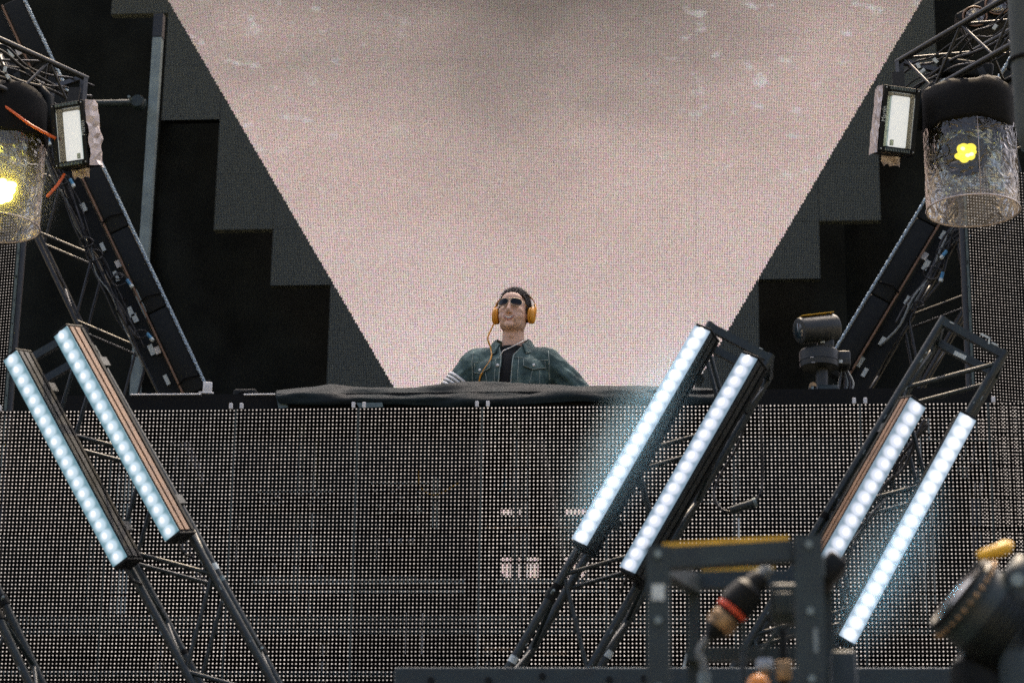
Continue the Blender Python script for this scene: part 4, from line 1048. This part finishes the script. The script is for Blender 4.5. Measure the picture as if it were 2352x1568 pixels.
cable('supply_cable', [P(1702, 1400, YN - .02), P(1706, 1440, YN), P(1708, 1500, YN), P(1706, 1580, YN), P(1706, 1650, YN)], .0065, M['grey_steel'], parent=fn, n=10)
bar(fn, 'hose_fitting', P(1618, 1545, YN), P(1618, 1575, YN), .014, M['alu_dull'])
vb = thing('valve_box', 'grey valve box on the right inside of the cage', 'box', P(1800, 1440, YF + .2))
obox(vb, 'body', P(1800, 1388, YF + .22), (.058, .06, .085), M['grey_steel'], None, .008)
obox(vb, 'cover', P(1798, 1386, YF + .185), (.042, .012, .05), M['alu_dull'] if False else M['grey_steel'], None, .005)
bar(vb, 'arm', P(1790, 1438, YF + .2), P(1750, 1500, YF + .2), .007, M['grey_steel'])
bar(vb, 'bracket', P(1780, 1452, YF + .2), P(1845, 1450, YF + .2), (.012, .009), M['grey_steel'], (0, 1, 0), True)
gv = thing('gas_valve', 'silver topped valve with amber float bowl at the bottom of the cage', 'valve', P(1756, 1568, YF + .1) - V((0, 0, .12)))
q = P(1757, 1524, YF + .1)
MB().lathe([(.0, .012), (.016, .010), (.019, 0), (.017, -.012), (.010, -.016)], 20, Matrix.Translation(q)).build('silver_cap', M['alu'], gv)
bar(gv, 'stem', q + V((0, 0, -.05)), q + V((0, 0, -.012)), .010, M['brass'])
M['amber'] = mat('amber_bowl', (.85, .30, .03), .25, 0, .15, 30, coat=.5)
q = P(1742, 1572, YF + .08)
MB().lathe([(0, .024), (.014, .021), (.023, .010), (.026, -.004), (.022, -.018), (.010, -.024)], 24, Matrix.Translation(q)).build('amber_bowl', M['amber'], gv, True)
bar(gv, 'pipe', q + V((0, 0, -.20)), q + V((0, 0, -.02)), .012, M['brass'])
q = P(1800, 1540, YF + .12); obox(gv, 'brass_block', q, (.034, .03, .045), M['brass'], None, .006)
bar(gv, 'pipe', q + V((0, 0, -.2)), q + V((0, 0, .09)), .010, M['black'])
st = thing('hanging_rod', 'thin pale rod standing above the cage in front of the dotted wall', 'rod', P(1697, 1260, 10.8))
bar(st, 'rod', P(1697, 1262, 10.8), P(1697, 1195, 10.8), .004, M['sticker']); bar(st, 'tip', P(1697, 1196, 10.8), P(1697, 1190, 10.8), .006, M['alu'])
st = thing('hanging_rod', 'thin pale rod hanging left of the cage post', 'rod', P(1572, 1550, 10.2))
bar(st, 'rod', P(1567, 1552, 10.2), P(1577, 1500, 10.2), .006, M['sticker']); bar(st, 'tip', P(1577, 1500, 10.2), P(1579, 1490, 10.2), .008, M['black'])

# ================================================================== MOVING HEAD (right foreground)
YM = 5.05
c = P(2265, 1400, YM)
mh = thing('moving_head_light', 'dark moving head lamp with a yellow lit top edge at the right', 'moving light', (c.x + .08, YM, STAGE_Z))
fa = P(2205, 1352, YM); fdir = (P(2150, 1318, YM) - P(2290, 1420, YM)).normalized() + V((0, -.42, 0)); fdir = V((fdir.x, -.16, fdir.z)).normalized()
Tm = Matrix.Translation(fa + V((.0, .03, -.005))) @ frame_of((0, 1, 0), -fdir).to_4x4()
link_mesh('lamp_shell', MB().lathe([(.088, .0), (.094, .008), (.094, .03), (.090, .034), (.092, .05), (.088, .12), (.072, .18), (.05, .20)], 40).mesh('lamp_shell', M['grey_steel'], 30), mh, Tm)
link_mesh('front_lens', MB().lathe([(.078, .004), (.06, -.004), (.03, -.010), (0, -.012)], 32).mesh('front_lens', M['lens_glass'], 30), mh, Tm)
link_mesh('lens_ring', MB().tube([V((.086 * math.cos(a * math.pi / 20), .086 * math.sin(a * math.pi / 20), 0)) for a in range(40)], .008, 8, True).mesh('lens_ring', M['black'], True), mh, Tm)
bolt = MB().ell((0, 0, 0), .0055, 10, 6).mesh('ring_bolt', M['brass'], True)
for k in range(30): link_mesh('ring_bolt', bolt, mh, Tm @ Matrix.Translation((.097 * math.cos(k * math.pi / 15), .097 * math.sin(k * math.pi / 15), .019)))
for k in range(7):
    link_mesh('cooling_fin', MB().lathe([(.092, .07 + k * .014), (.099, .071 + k * .014), (.099, .075 + k * .014), (.090, .076 + k * .014)], 30).mesh('cooling_fin', M['black'], 30), mh, Tm)
ya = P(2262, 1268, YM - .03); yb = P(2322, 1252, YM - .03)
MB().tube([P(2246, 1277, YM - .03), P(2264, 1272, YM - .035), P(2290, 1265, YM - .035), P(2312, 1256, YM - .03), P(2318, 1250, YM - .02)], [.008, .012, .014, .015, .009], 12).build('painted_sun_rim', M['yellow'], mh, True)  # sunlit top edge of the lamp, shaped as a yellow tube
yk = P(2345, 1400, YM)
MB().tube([P(2362, 1292, YM), P(2336, 1330, YM), P(2322, 1400, YM), P(2330, 1500, YM), P(2345, 1590, YM), V((P(2345, 1600, YM).x, YM, STAGE_Z + .14))], [.03, .034, .034, .036, .042, .05], 14).build('yoke_arm', M['grey_steel'], mh, True)
q = P(2338, 1330, YM - .04); bar(mh, 'pan_lock', q, q + V((0, .03, 0)), .014, M['alu_dull'])
base_x = P(2330, 1600, YM).x
obox(mh, 'base', V((base_x, YM + .06, STAGE_Z + .07)), (.32, .30, .14), M['black'], None, .02)
q = P(2260, 1500, YM + .1); MB().lathe([(.10, STAGE_Z + .14), (.11, STAGE_Z + .2), (.10, q.z - .02), (.06, q.z + .02)], 24, Matrix.Translation((q.x + .03, YM + .12, 0))).build('pan_column', M['black'], mh, 30)

# ================================================================== PERFORMER
DJ = thing('person', 'man in washed denim jacket and black tee behind the booth, head tilted back, smiling', 'person', FEET)
DT = Matrix.Translation(FEET)
HEADROT = (Matrix.Rotation(rad(-9), 4, 'Z') @ Matrix.Rotation(rad(-7), 4, 'X') @ Matrix.Rotation(rad(2.5), 4, 'Y'))
HT = Matrix.Translation((.008, -.012, 1.672)) @ HEADROT          # head local -> person local
def head(m, T):
    k = MB()
    k.ell((0, .014, .026), (.0755, .094, .090), 32, 20)
    k.ell((0, -.018, -.025), (.0705, .073, .088), 32, 20)
    k.ell((0, -.024, -.066), (.0615, .064, .046), 28, 16)
    for s in (-1, 1):
        k.ell((s * .044, -.002, -.056), (.025, .040, .042), 18, 12); k.ell((s * .038, -.058, -.042), (.026, .026, .026), 16, 10)
        k.ell((s * .040, -.062, -.014), (.026, .024, .021), 18, 12)
        k.ell((s * .022, -.080, -.056), (.020, .012, .022), 14, 10)
        k.ell((s * .011, -.102, -.036), (.0095, .010, .0085), 12, 8)
        k.ell((s * .077, .010, -.006), (.010, .020, .031), 14, 10)
        k.ell((s * .026, -.084, .036), (.027, .011, .009), 14, 8)
    k.ell((0, -.078, -.098), (.025, .018, .018), 18, 12)
    k.ell((0, -.062, .05), (.055, .034, .042), 22, 14)
    k.caps((0, -.090, .026), (0, -.110, -.024), .0085, .0115, 12)
    m.v += []; m.add([T @ p for p in k.v], k.f)
body = MB()
head(body, HT)
arms = {-1: [(-.185, .01, 1.415), (-.325, .0, 1.235), (-.245, -.27, 1.125)], 1: [(.185, .01, 1.415), (.372, .015, 1.235), (.36, -.25, 1.125)]}
body.caps((0, .022, 1.40), (.006, .006, 1.60), .060, .054, 24)
body.ell((0, -.044, 1.545), (.014, .012, .018), 12, 8)
body.ell((0, .01, 1.31), (.165, .11, .16), 24, 14); body.ell((0, .01, 1.13), (.15, .10, .17), 24, 14); body.ell((0, .01, .95), (.165, .115, .13), 24, 14)
body.caps((-.15, .012, 1.42), (.15, .012, 1.42), .06, .06)
for s in (-1, 1):
    a, b, c = [V(p) for p in arms[s]]
    body.caps(a, b, .052, .040); body.caps(b, c, .040, .027)
    hip = V((s * .09, .01, .92)); kn = V((s * .17 + .03, -.01, .50)); an = V((s * .22 + .03, .02, .09))
    body.caps(hip, kn, .085, .055); body.caps(kn, an, .055, .036); body.caps(an + V((0, .02, -.04)), an + V((s * .02, -.17, -.055)), .04, .034)
    h = (c - b).normalized(); pal = c + h * .055
    body.ell(pal, (.040, .045, .017), 14, 10, Matrix.Rotation(rad(-20), 3, 'X'))
    for i, ln in enumerate((.062, .072, .068, .052)):
        f0 = pal + V((-.028 + .0185 * i, -.032, .0)); f1 = f0 + V((0, -ln * .55, .008)); f2 = f1 + V((0, -ln * .42, -.016))
        body.caps(f0, f1, .0095, .0088, 8); body.caps(f1, f2, .0088, .0075, 8)
    th0 = pal + V((-s * .034, .012, -.002)); body.caps(th0, th0 + V((-s * .026, -.03, -.004)), .011, .0095, 8); body.caps(th0 + V((-s * .026, -.03, -.004)), th0 + V((-s * .030, -.058, -.008)), .0095, .008, 8)
bme = body.mesh('body', None, True, None, False)
bme = evaluated(bme, [('REMESH', dict(mode='VOXEL', voxel_size=.0042)), ('SMOOTH', dict(factor=.5, iterations=5))], 'body')
bme.materials.clear(); bme.materials.append(M['skin']); bme.shade_smooth()
link_mesh('body', bme, DJ, DT); # trousers and shoes (behind the booth)
tr = MB()
for s in (-1, 1):
    hip = V((s * .09, .01, .92)); kn = V((s * .17 + .03, -.01, .50)); an = V((s * .22 + .03, .02, .12))
    tr.caps(hip, kn, .098, .070); tr.caps(kn, an, .070, .056)
tr.ell((0, .01, .95), (.178, .128, .14), 24, 14)
tme = evaluated(tr.mesh('trousers', None, True, None, False), [('REMESH', dict(mode='VOXEL', voxel_size=.012)), ('SMOOTH', dict(factor=.5, iterations=3))], 'trousers')
tme.materials.clear(); tme.materials.append(M['tee']); tme.shade_smooth(); link_mesh('trousers', tme, DJ, DT)
for s in (-1, 1):
    an = V((s * .22 + .03, .02, .0))
    me = MB().caps(an + V((0, .035, .048)), an + V((s * .02, -.17, .040)), .047, .040).mesh('shoe', M['black_soft'], True); link_mesh('shoe', me, DJ, DT)

# tee
te = MB(); te.ell((0, .008, 1.31), (.176, .122, .165), 28, 16); te.ell((0, .01, 1.13), (.162, .112, .17), 24, 14); te.ell((0, .01, .99), (.176, .126, .10), 24, 12)
te.caps((-.13, .012, 1.425), (.13, .012, 1.425), .068, .068); te.tube([(0, .024, 1.38), (0, .016, 1.497)], [.086, .070], 28)
tme = evaluated(te.mesh('tee', None, True, None, False), [('REMESH', dict(mode='VOXEL', voxel_size=.006)), ('SMOOTH', dict(factor=.5, iterations=4))], 'tee_shirt')
bm = bmesh.new(); bm.from_mesh(tme)
bmesh.ops.delete(bm, geom=[f for f in bm.faces if f.calc_center_median().z > 1.488 - .10 * (f.calc_center_median().y + .05) * -1 * .4 and abs(f.calc_center_median().x) < .066], context='FACES')
bm.to_mesh(tme); bm.free()
tme.materials.clear(); tme.materials.append(M['tee']); tme.shade_smooth(); link_mesh('tee_shirt', tme, DJ, DT)

jk = MB()
jk.ell((0, .008, 1.315), (.205, .142, .165), 32, 18); jk.ell((0, .01, 1.17), (.195, .138, .17), 28, 16); jk.ell((0, .01, 1.06), (.19, .135, .06), 28, 10)
jk.caps((-.165, .012, 1.412), (.165, .012, 1.412), .079, .079); jk.ell((0, .02, 1.45), (.15, .10, .055), 28, 12)
jk.tube([(-.005, .02, 1.42), (0, .018, 1.49)], [.115, .090], 28)
for s in (-1, 1):
    a, b, c = [V(p) for p in arms[s]]
    jk.caps(a + V((0, 0, -.004)), b, .075, .060); jk.caps(b, b.lerp(c, .82), .058, .046)
jme = evaluated(jk.mesh('jacket', None, True, None, False), [('REMESH', dict(mode='VOXEL', voxel_size=.0065)), ('SMOOTH', dict(factor=.5, iterations=6))], 'jacket')
jnorm = [V(v.normal) for v in jme.vertices]
for vv, nn in zip(jme.vertices, jnorm):       # cloth folds, stronger on the sleeves
    p = V(vv.co); ax_ = abs(p.x)
    k = .3 + 1.0 * min(1, max(0, (ax_ - .17) / .08))
    s = noise.noise(V((p.x * 10, p.y * 10, p.z * 34 + ax_ * 22))) * .0075 + noise.noise(p * 26) * .003
    vv.co = p + nn * s * k
def open_l(z): return -.062 if z > 1.50 else (-.062 + (1.50 - z) / .10 * .022 if z > 1.40 else -.040 - (1.40 - z) * .09)
def open_r(z): return .070 if z > 1.50 else (.070 - (1.50 - z) / .085 * .058 if z > 1.415 else .012 - (1.415 - z) * .05)
jraw = BVHTree.FromPolygons([v.co.copy() for v in jme.vertices], [tuple(p.vertices) for p in jme.polygons])
bm = bmesh.new(); bm.from_mesh(jme)
dele = []
for f in bm.faces:
    c = f.calc_center_median()
    if (c.y < -.02 and open_l(c.z) < c.x < open_r(c.z)) or (c.z > 1.485 and abs(c.x) < .088 and abs(c.y - .02) < .088): dele.append(f)
    elif c.y < -.215 and abs(c.x) > .2: dele.append(f)
bmesh.ops.delete(bm, geom=dele, context='FACES'); bm.to_mesh(jme); bm.free()
jme = evaluated(jme, [('SMOOTH', dict(factor=.3, iterations=2)), ('SOLIDIFY', dict(thickness=.006, offset=-.5))], 'denim_jacket')
jme.materials.clear(); jme.materials.append(M['denim']); jme.shade_smooth()
JK = tag(link_mesh('denim_jacket', jme, DJ, DT), 'washed blue green denim jacket, worn open')
def on_jacket(x, z, off=.004):
    h = jraw.ray_cast(V((x, -1, z)), V((0, 1, 0)))
    return (h[0] + h[1] * off) if h[0] is not None else V((x, -.1, z))
def patch(name, quad, m, thick=.004, off=.004, nx=8, nz=6, parent=JK):
    """quad: bottom-left, bottom-right, top-right, top-left in (x, z); projected on the jacket"""
    rows = []
    for i in range(nz + 1):
        row = []
        for j in range(nx + 1):
            s = j / nx; t = i / nz
            x = (quad[0][0] * (1 - s) + quad[1][0] * s) * (1 - t) + (quad[3][0] * (1 - s) + quad[2][0] * s) * t
            z = (quad[0][1] * (1 - s) + quad[1][1] * s) * (1 - t) + (quad[3][1] * (1 - s) + quad[2][1] * s) * t
            row.append((x, z))
        rows.append(row)
    return rows
def project_rows(rows, off): return [[on_jacket(x, z, off) for x, z in r] for r in rows]
def flap(x0, x1, zt, zb, tipx, tipz):
    rows = []
    for i in range(9):
        t = i / 8; row = []
        for j in range(13):
            s = j / 12; x = x0 + (x1 - x0) * s
            zlow = zb + (tipz - zb) * max(0, 1 - abs((x - tipx) / (max(tipx - x0, x1 - tipx))))
            row.append((x, zt + (zlow - zt) * t))
        rows.append(row)
    pr = project_rows(rows, .008)
    me = evaluated(MB().grid(pr).mesh('pocket_flap', M['denim'], True), [('SOLIDIFY', dict(thickness=.006, offset=0))], 'pocket_flap')
    o = link_mesh('pocket_flap', me, JK, DT)
    edge = [pr[0][0]] + [r[0] for r in pr[1:]] + pr[-1][1:-1] + [r[-1] for r in pr[::-1]]
    link_mesh('stitching', MB().tube([p + V((0, -.004, 0)) for p in edge], .0017, 5).mesh('stitching', M['stitch'], True), JK, DT)
flap(-.188, -.098, 1.385, 1.345, -.148, 1.322)
flap(.070, .178, 1.392, 1.356, .116, 1.336)
def seam(pts, r=.0017, m='stitch', off=.003, name='seam'):
    out = []
    for (x0, z0), (x1, z1) in zip(pts, pts[1:]):
        for k in range(8): out.append(on_jacket(x0 + (x1 - x0) * k / 8, z0 + (z1 - z0) * k / 8, off))
    out.append(on_jacket(*pts[-1], off))
    link_mesh(name, MB().tube(out, r, 5).mesh(name, M[m], True), JK, DT)
seam([(-.195, 1.392), (-.045, 1.398)]); seam([(.02, 1.402), (.192, 1.400)])
seam([(open_l(z) - .004, z) for z in (1.47, 1.44, 1.41, 1.38, 1.34, 1.30, 1.26)], .0028)
seam([(open_r(z) + .004, z) for z in (1.47, 1.44, 1.42, 1.38, 1.34, 1.30, 1.26)], .0028)
seam([(-.072, 1.395), (-.076, 1.26)]); seam([(.045, 1.395), (.042, 1.26)])
seam([(-.125, 1.33), (-.11, 1.25)]); seam([(.115, 1.335), (.098, 1.25)]); seam([(.15, 1.345), (.15, 1.25)])
seam([(.193, 1.45), (.199, 1.38), (.196, 1.30)], .0022); seam([(-.196, 1.45), (-.2, 1.38), (-.197, 1.30)], .0022)
for (x, z) in ((-.058, 1.352), (-.148, 1.340), (.116, 1.357)):
    p = on_jacket(x, z, .011)
    link_mesh('button', MB().lathe([(0, .004), (.006, .0035), (.0085, .001), (.0085, -.004)], 14, Matrix.Translation(p) @ Matrix.Rotation(rad(90), 4, 'X')).mesh('button', M['button'], True), JK, DT)
# collar
rows = []
for i in range(6):
    t = i / 5; row = []
    for j in range(41):
        s = -1 + 2 * j / 40; a = rad(-90) + s * rad(180) * .80 + math.pi     # opening faces the front
        ang = math.pi / 2 + s * rad(142)
        fr = max(0, abs(s) - .55) / .45
        r0 = .080 + .006 * fr; r1 = .118 + .014 * fr
        r_ = r0 + (r1 - r0) * t
        z = (1.545 - .055 * fr) + (-.050 - .012 * fr) * t ** 1.2 + .010 * math.sin(t * math.pi)
        row.append(V((r_ * math.cos(ang) * 1.0, .018 + r_ * math.sin(ang) * (.96 + .10 * fr), z)))
    rows.append(row)
me = evaluated(MB().grid(rows).mesh('collar', M['denim'], True), [('SUBSURF', dict(levels=1, render_levels=1)), ('SOLIDIFY', dict(thickness=.006, offset=0))], 'collar')
link_mesh('collar', me, JK, DT)
link_mesh('stitching', MB().tube([r + V((0, -.003, .003)) for r in rows[-1]], .0018, 5).mesh('stitching', M['stitch'], True), JK, DT)
# white striped patch on one sleeve
a, b, _ = [V(p) for p in arms[-1]]
axs = (b - a).normalized(); fwd = (V((-.35, -1, .05)) - axs * V((-.35, -1, .05)).dot(axs)).normalized(); sd_ = axs.cross(fwd)
for k in range(4):
    rows = []
    for i in range(3):
        row = []
        for j in range(15):
            an = rad(-85 + 170 * j / 14); c0 = a.lerp(b, .56 + .088 * k + .062 * i / 2)
            rr_ = .075 + (.060 - .075) * (.56 + .088 * k + .03) + .0065
            row.append(c0 + (fwd * math.cos(an) + sd_ * math.sin(an)) * rr_)
        rows.append(row)
    me = evaluated(MB().grid(rows).mesh('sleeve_stripe', M['white'], True), [('SOLIDIFY', dict(thickness=.004, offset=0))], 'sleeve_stripe')
    link_mesh('sleeve_stripe', me, JK, DT)

# face details
HTW = DT @ HT
def hl(name, m, ma, smooth=True, parent=DJ): return link_mesh(name, m.mesh(name, M[ma] if isinstance(ma, str) else ma, smooth), parent, HTW)
fbvh = BVHTree.FromPolygons([v.co.copy() for v in bme.vertices], [tuple(p.vertices) for p in bme.polygons])
HTI = HT.inverted(); HR3 = HT.to_3x3()
def on_face(x, z, off):
    h = fbvh.ray_cast(HT @ V((x, -.3, z)), HR3 @ V((0, 1, 0)))
    p = HTI @ h[0]; return V((x, p.y - off, z))
def smile(w_, zc, dz, off, n=14): return [on_face(w_ * (2 * i / n - 1), zc + dz * (2 * i / n - 1) ** 2, off) for i in range(n + 1)]
hl('mouth', MB().grid([smile(.030, -.0555, .0035, .0006), smile(.029, -.0630, .0080, .0010), smile(.027, -.0705, .0140, .0006)]), 'mouth')
hl('teeth', MB().grid([smile(.0265, -.0565, .0040, .0016), smile(.0255, -.0610, .0075, .0022), smile(.0240, -.0650, .0105, .0018)]), 'teeth')
hl('upper_lip', MB().tube(smile(.0315, -.0545, .0035, .0002), [.0008 + .0016 * math.sin(math.pi * i / 14) ** .6 for i in range(15)], 8), 'lip')
hl('lower_lip', MB().tube(smile(.0300, -.0722, .0175, .0004), [.0010 + .0040 * math.sin(math.pi * i / 14) ** .6 for i in range(15)], 8), 'lip')
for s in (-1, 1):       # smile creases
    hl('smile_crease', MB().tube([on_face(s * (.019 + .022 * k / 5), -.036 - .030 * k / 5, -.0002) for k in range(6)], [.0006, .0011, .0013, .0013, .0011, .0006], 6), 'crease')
# hair
hm = MB(); hm.ell((0, .014, .033), (.0825, .102, .0985), 72, 48)
hme = hm.mesh('hair', None, True)
def hairline(p):
    ax_ = abs(p.x)
    if p.y < -.045: return .078 - .10 * max(0, ax_ - .040) + .012 * max(0, 1 - ax_ / .03) * -1
    if p.y < -.012: return .078 - (p.y + .045) / .033 * .115
    if p.y < .03: return -.037
    return -.060
bm = bmesh.new(); bm.from_mesh(hme)
bmesh.ops.delete(bm, geom=[f for f in bm.faces if f.calc_center_median().z < hairline(f.calc_center_median()) + .004 * noise.noise(f.calc_center_median() * 90)], context='FACES')
for vv in bm.verts:
    p = vv.co.copy(); vv.co = p + vv.normal * (.004 * noise.noise(p * 45) + .003 * noise.noise(p * 120) + .004 * max(0, p.z - .06) / .06)
bm.to_mesh(hme); bm.free()
spk = MB(); rr = random.Random(4)
for f in list(hme.polygons):
    for _ in range(2 if f.center.z > .03 else 1):
        c = f.center + V((rr.uniform(-.003, .003), rr.uniform(-.003, .003), 0)); nrm = f.normal
        d = (nrm + V((rr.uniform(-.7, .7), -.25 + rr.uniform(-.4, .4), .5 if c.z > .05 else -.5))).normalized(); ln = rr.uniform(.006, .015) * (1.25 if c.z > .08 else .8)
        s = d.orthogonal().normalized() * .0016; q = d.cross(s)
        spk.add([c - nrm * .002 + s, c - nrm * .002 - s * .5 + q, c - nrm * .002 - s * .5 - q, c + d * ln], [(0, 1, 3), (1, 2, 3), (2, 0, 3)])
all_h = MB(); all_h.add([v.co for v in hme.vertices], [tuple(p.vertices) for p in hme.polygons]); all_h.add(spk.v, spk.f)
HAIR = link_mesh('hair', all_h.mesh('hair', M['hair'], True, None, False), DJ, HTW)
for s in (-1, 1):
    hl('eyebrow', MB().tube([V((s * (.012 + .034 * i / 6), -.0955 + .010 * (i / 6) ** 2, .0405 + .004 * math.sin(i / 6 * 2.4))) for i in range(7)], [.002, .0032, .0034, .0032, .003, .0025, .0015], 6), 'hair')

# sunglasses
SG = thing('sunglasses', 'gold rimmed aviator sunglasses with dark lenses worn by the man', 'sunglasses', (HTW @ V((0, -.1, .02))))
def lens_outline(s, n=28):
    o = []
    for i in range(n):
        a = 2 * math.pi * i / n; ca, sa = math.cos(a), math.sin(a)
        x = .0285 * (abs(ca) ** .72) * (1 if ca > 0 else -1); z = .0215 * (abs(sa) ** .78) * (1 if sa > 0 else -1)
        if z < 0: x = x * (1 - .16 * (-z / .0215)) + s * .0035 * (-z / .0215)
        X = s * .0335 + x
        o.append(V((X, -.1075 + .0225 * (abs(X) / .062) ** 2.2, .0185 + z)))
    return o
def grad_lens():
    m, t, b = nodes_of('gradient_sun_lens'); L = t.links.new
    tc = t.nodes.new('ShaderNodeTexCoord'); sp = t.nodes.new('ShaderNodeSeparateXYZ'); L(tc.outputs['Object'], sp.inputs[0])
    mr = t.nodes.new('ShaderNodeMapRange'); mr.inputs[1].default_value = -.004; mr.inputs[2].default_value = .030; L(sp.outputs[2], mr.inputs[0])
    r = t.nodes.new('ShaderNodeValToRGB'); e = r.color_ramp.elements
    e[0].position = 0; e[0].color = (.26, .14, .085, 1); e[1].position = .42; e[1].color = (.006, .009, .012, 1)
    L(mr.outputs[0], r.inputs[0]); L(r.outputs[0], b.inputs['Base Color']); sock(b, 'Roughness', .1); sock(b, 'Specular IOR Level', .25)
    return m
M['sunlens'] = grad_lens()
for s in (-1, 1):
    o = lens_outline(s); c = sum(o, V()) / len(o) + V((0, -.0035, 0))
    rows = [[c.lerp(p, k / 4) + V((0, -.003 * (1 - (k / 4) ** 2), 0)) for p in o + [o[0]]] for k in (0.02, 1, 2, 3, 4)]
    hl('lens', MB().grid(rows), 'sunlens', True, SG)
    hl('rim', MB().tube(o, .0013, 6, True), 'gold_wire', True, SG)
    hl('temple', MB().tube([V((s * .0625, -.084, .027)), V((s * .074, -.070, .024)), V((s * .0795, .0, .012))], .0014, 6), 'gold_wire', True, SG)
hl('bridge', MB().tube([V((-.007, -.109, .024)), V((0, -.112, .0255)), V((.007, -.109, .024))], .0013, 6), 'gold_wire', True, SG)
hl('top_bar', MB().tube([V((-.012, -.107, .037)), V((0, -.110, .0365)), V((.012, -.107, .037))], .0013, 6), 'gold_wire', True, SG)

# headphones
HP = thing('headphones', 'mustard yellow over-ear headphones worn by the man', 'headphones', HTW @ V((0, 0, .1)))
for s in (-1, 1):
    Tc = HTW @ Matrix.Translation((s * .079, .004, -.012)) @ Matrix.Rotation(rad(90) * s, 4, 'Y')
    link_mesh('cushion', MB().lathe([(.028, .0), (.036, .002), (.038, .008), (.036, .013)], 28, None, 1.15, .92).mesh('cushion', M['headphone'], True), HP, Tc)
    link_mesh('ear_cup', MB().lathe([(.036, .013), (.039, .016), (.040, .022), (.037, .029), (.028, .033), (.012, .034), (0, .034)], 28, None, 1.15, .92).mesh('ear_cup', M['headphone'], 50), HP, Tc)
    hl('yoke', MB().tube([V((s * .108, -.004, -.03)), V((s * .116, .002, .0)), V((s * .112, .012, .032)), V((s * .103, .018, .058))], [.004, .005, .005, .006], 8), 'headphone', True, HP)
rows = []
for i in range(33):
    a = rad(22 + 136 * i / 32); rows.append([V(((.1125 + dr) * math.cos(a), .022 + yy, (.1165 + dr) * math.sin(a) + .012)) for (dr, yy) in ((0, -.011), (.004, -.011), (.004, .011), (0, .011), (0, -.011))])
hl('headband', MB().grid(rows), 'headphone', 40, HP)
pts = [tuple(HT @ V((-.098, -.004, -.050))), (-.112, -.03, 1.57), (-.122, -.05, 1.525)] + [tuple(on_jacket(x, z, .008)) for x, z in ((-.108, 1.475), (-.094, 1.42), (-.104, 1.375), (-.132, 1.335), (-.15, 1.30), (-.155, 1.24))]
cable('cable', [DT @ V(p) for p in pts], .0042, M['headphone'], parent=HP, n=8)
# necklace cord
pts = [V((.066, -.01, 1.53)), V((.058, -.058, 1.505)), V((.034, -.098, 1.478)), V((.0, -.122, 1.452)), V((-.034, -.134, 1.432)), V((-.05, -.14, 1.40))]
nk = MB().tube([DT @ p for p in pts], .0024, 6).build('necklace', M['chain'], None, True)
tag(nk, 'thin white cord necklace crossing the black tee', 'necklace')

# ================================================================== SCATTER VOLUMES added as lens bloom round the brightest lamps
def bloom_volume(name_label, a, b, r, dens, tint=(.72, .93, .97)):
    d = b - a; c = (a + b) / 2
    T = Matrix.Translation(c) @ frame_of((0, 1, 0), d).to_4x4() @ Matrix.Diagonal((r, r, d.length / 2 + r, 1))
    o = link_mesh('bloom_volume', MB().ell((0, 0, 0), 1.0, 24, 16).mesh('bloom_volume', None, True), None, T)
    m = bpy.data.materials.new('bloom_scatter'); m.use_nodes = True; t = m.node_tree; L = t.links.new
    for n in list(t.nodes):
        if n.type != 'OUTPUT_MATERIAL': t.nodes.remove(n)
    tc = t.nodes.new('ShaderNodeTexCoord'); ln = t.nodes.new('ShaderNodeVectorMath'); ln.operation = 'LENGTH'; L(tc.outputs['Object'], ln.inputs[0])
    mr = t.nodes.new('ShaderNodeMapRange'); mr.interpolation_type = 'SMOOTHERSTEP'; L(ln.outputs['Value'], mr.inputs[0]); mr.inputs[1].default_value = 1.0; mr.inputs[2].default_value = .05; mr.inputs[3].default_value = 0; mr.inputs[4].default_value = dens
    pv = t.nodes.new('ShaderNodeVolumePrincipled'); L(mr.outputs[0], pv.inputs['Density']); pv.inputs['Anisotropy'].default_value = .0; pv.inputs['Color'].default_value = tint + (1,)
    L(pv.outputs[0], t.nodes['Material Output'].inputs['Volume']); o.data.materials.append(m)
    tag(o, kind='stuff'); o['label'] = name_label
bloom_volume('added volume for bloom round the brightest bar nearest the performer', P(1560, 800, 9.66), P(1335, 1235, 9.66), .25, .75)
bloom_volume('added volume for bloom round the long bar beside the effect cage', P(2110, 1150, 9.66), P(1945, 1460, 9.66), .25, .75)
bloom_volume('added volume for yellow bloom round the left rain covered lamp', P(15, 438, 11.2), P(15, 445, 11.2), .34, .8, (.95, .93, .85))
bpy.data.scenes.remove(TMP)
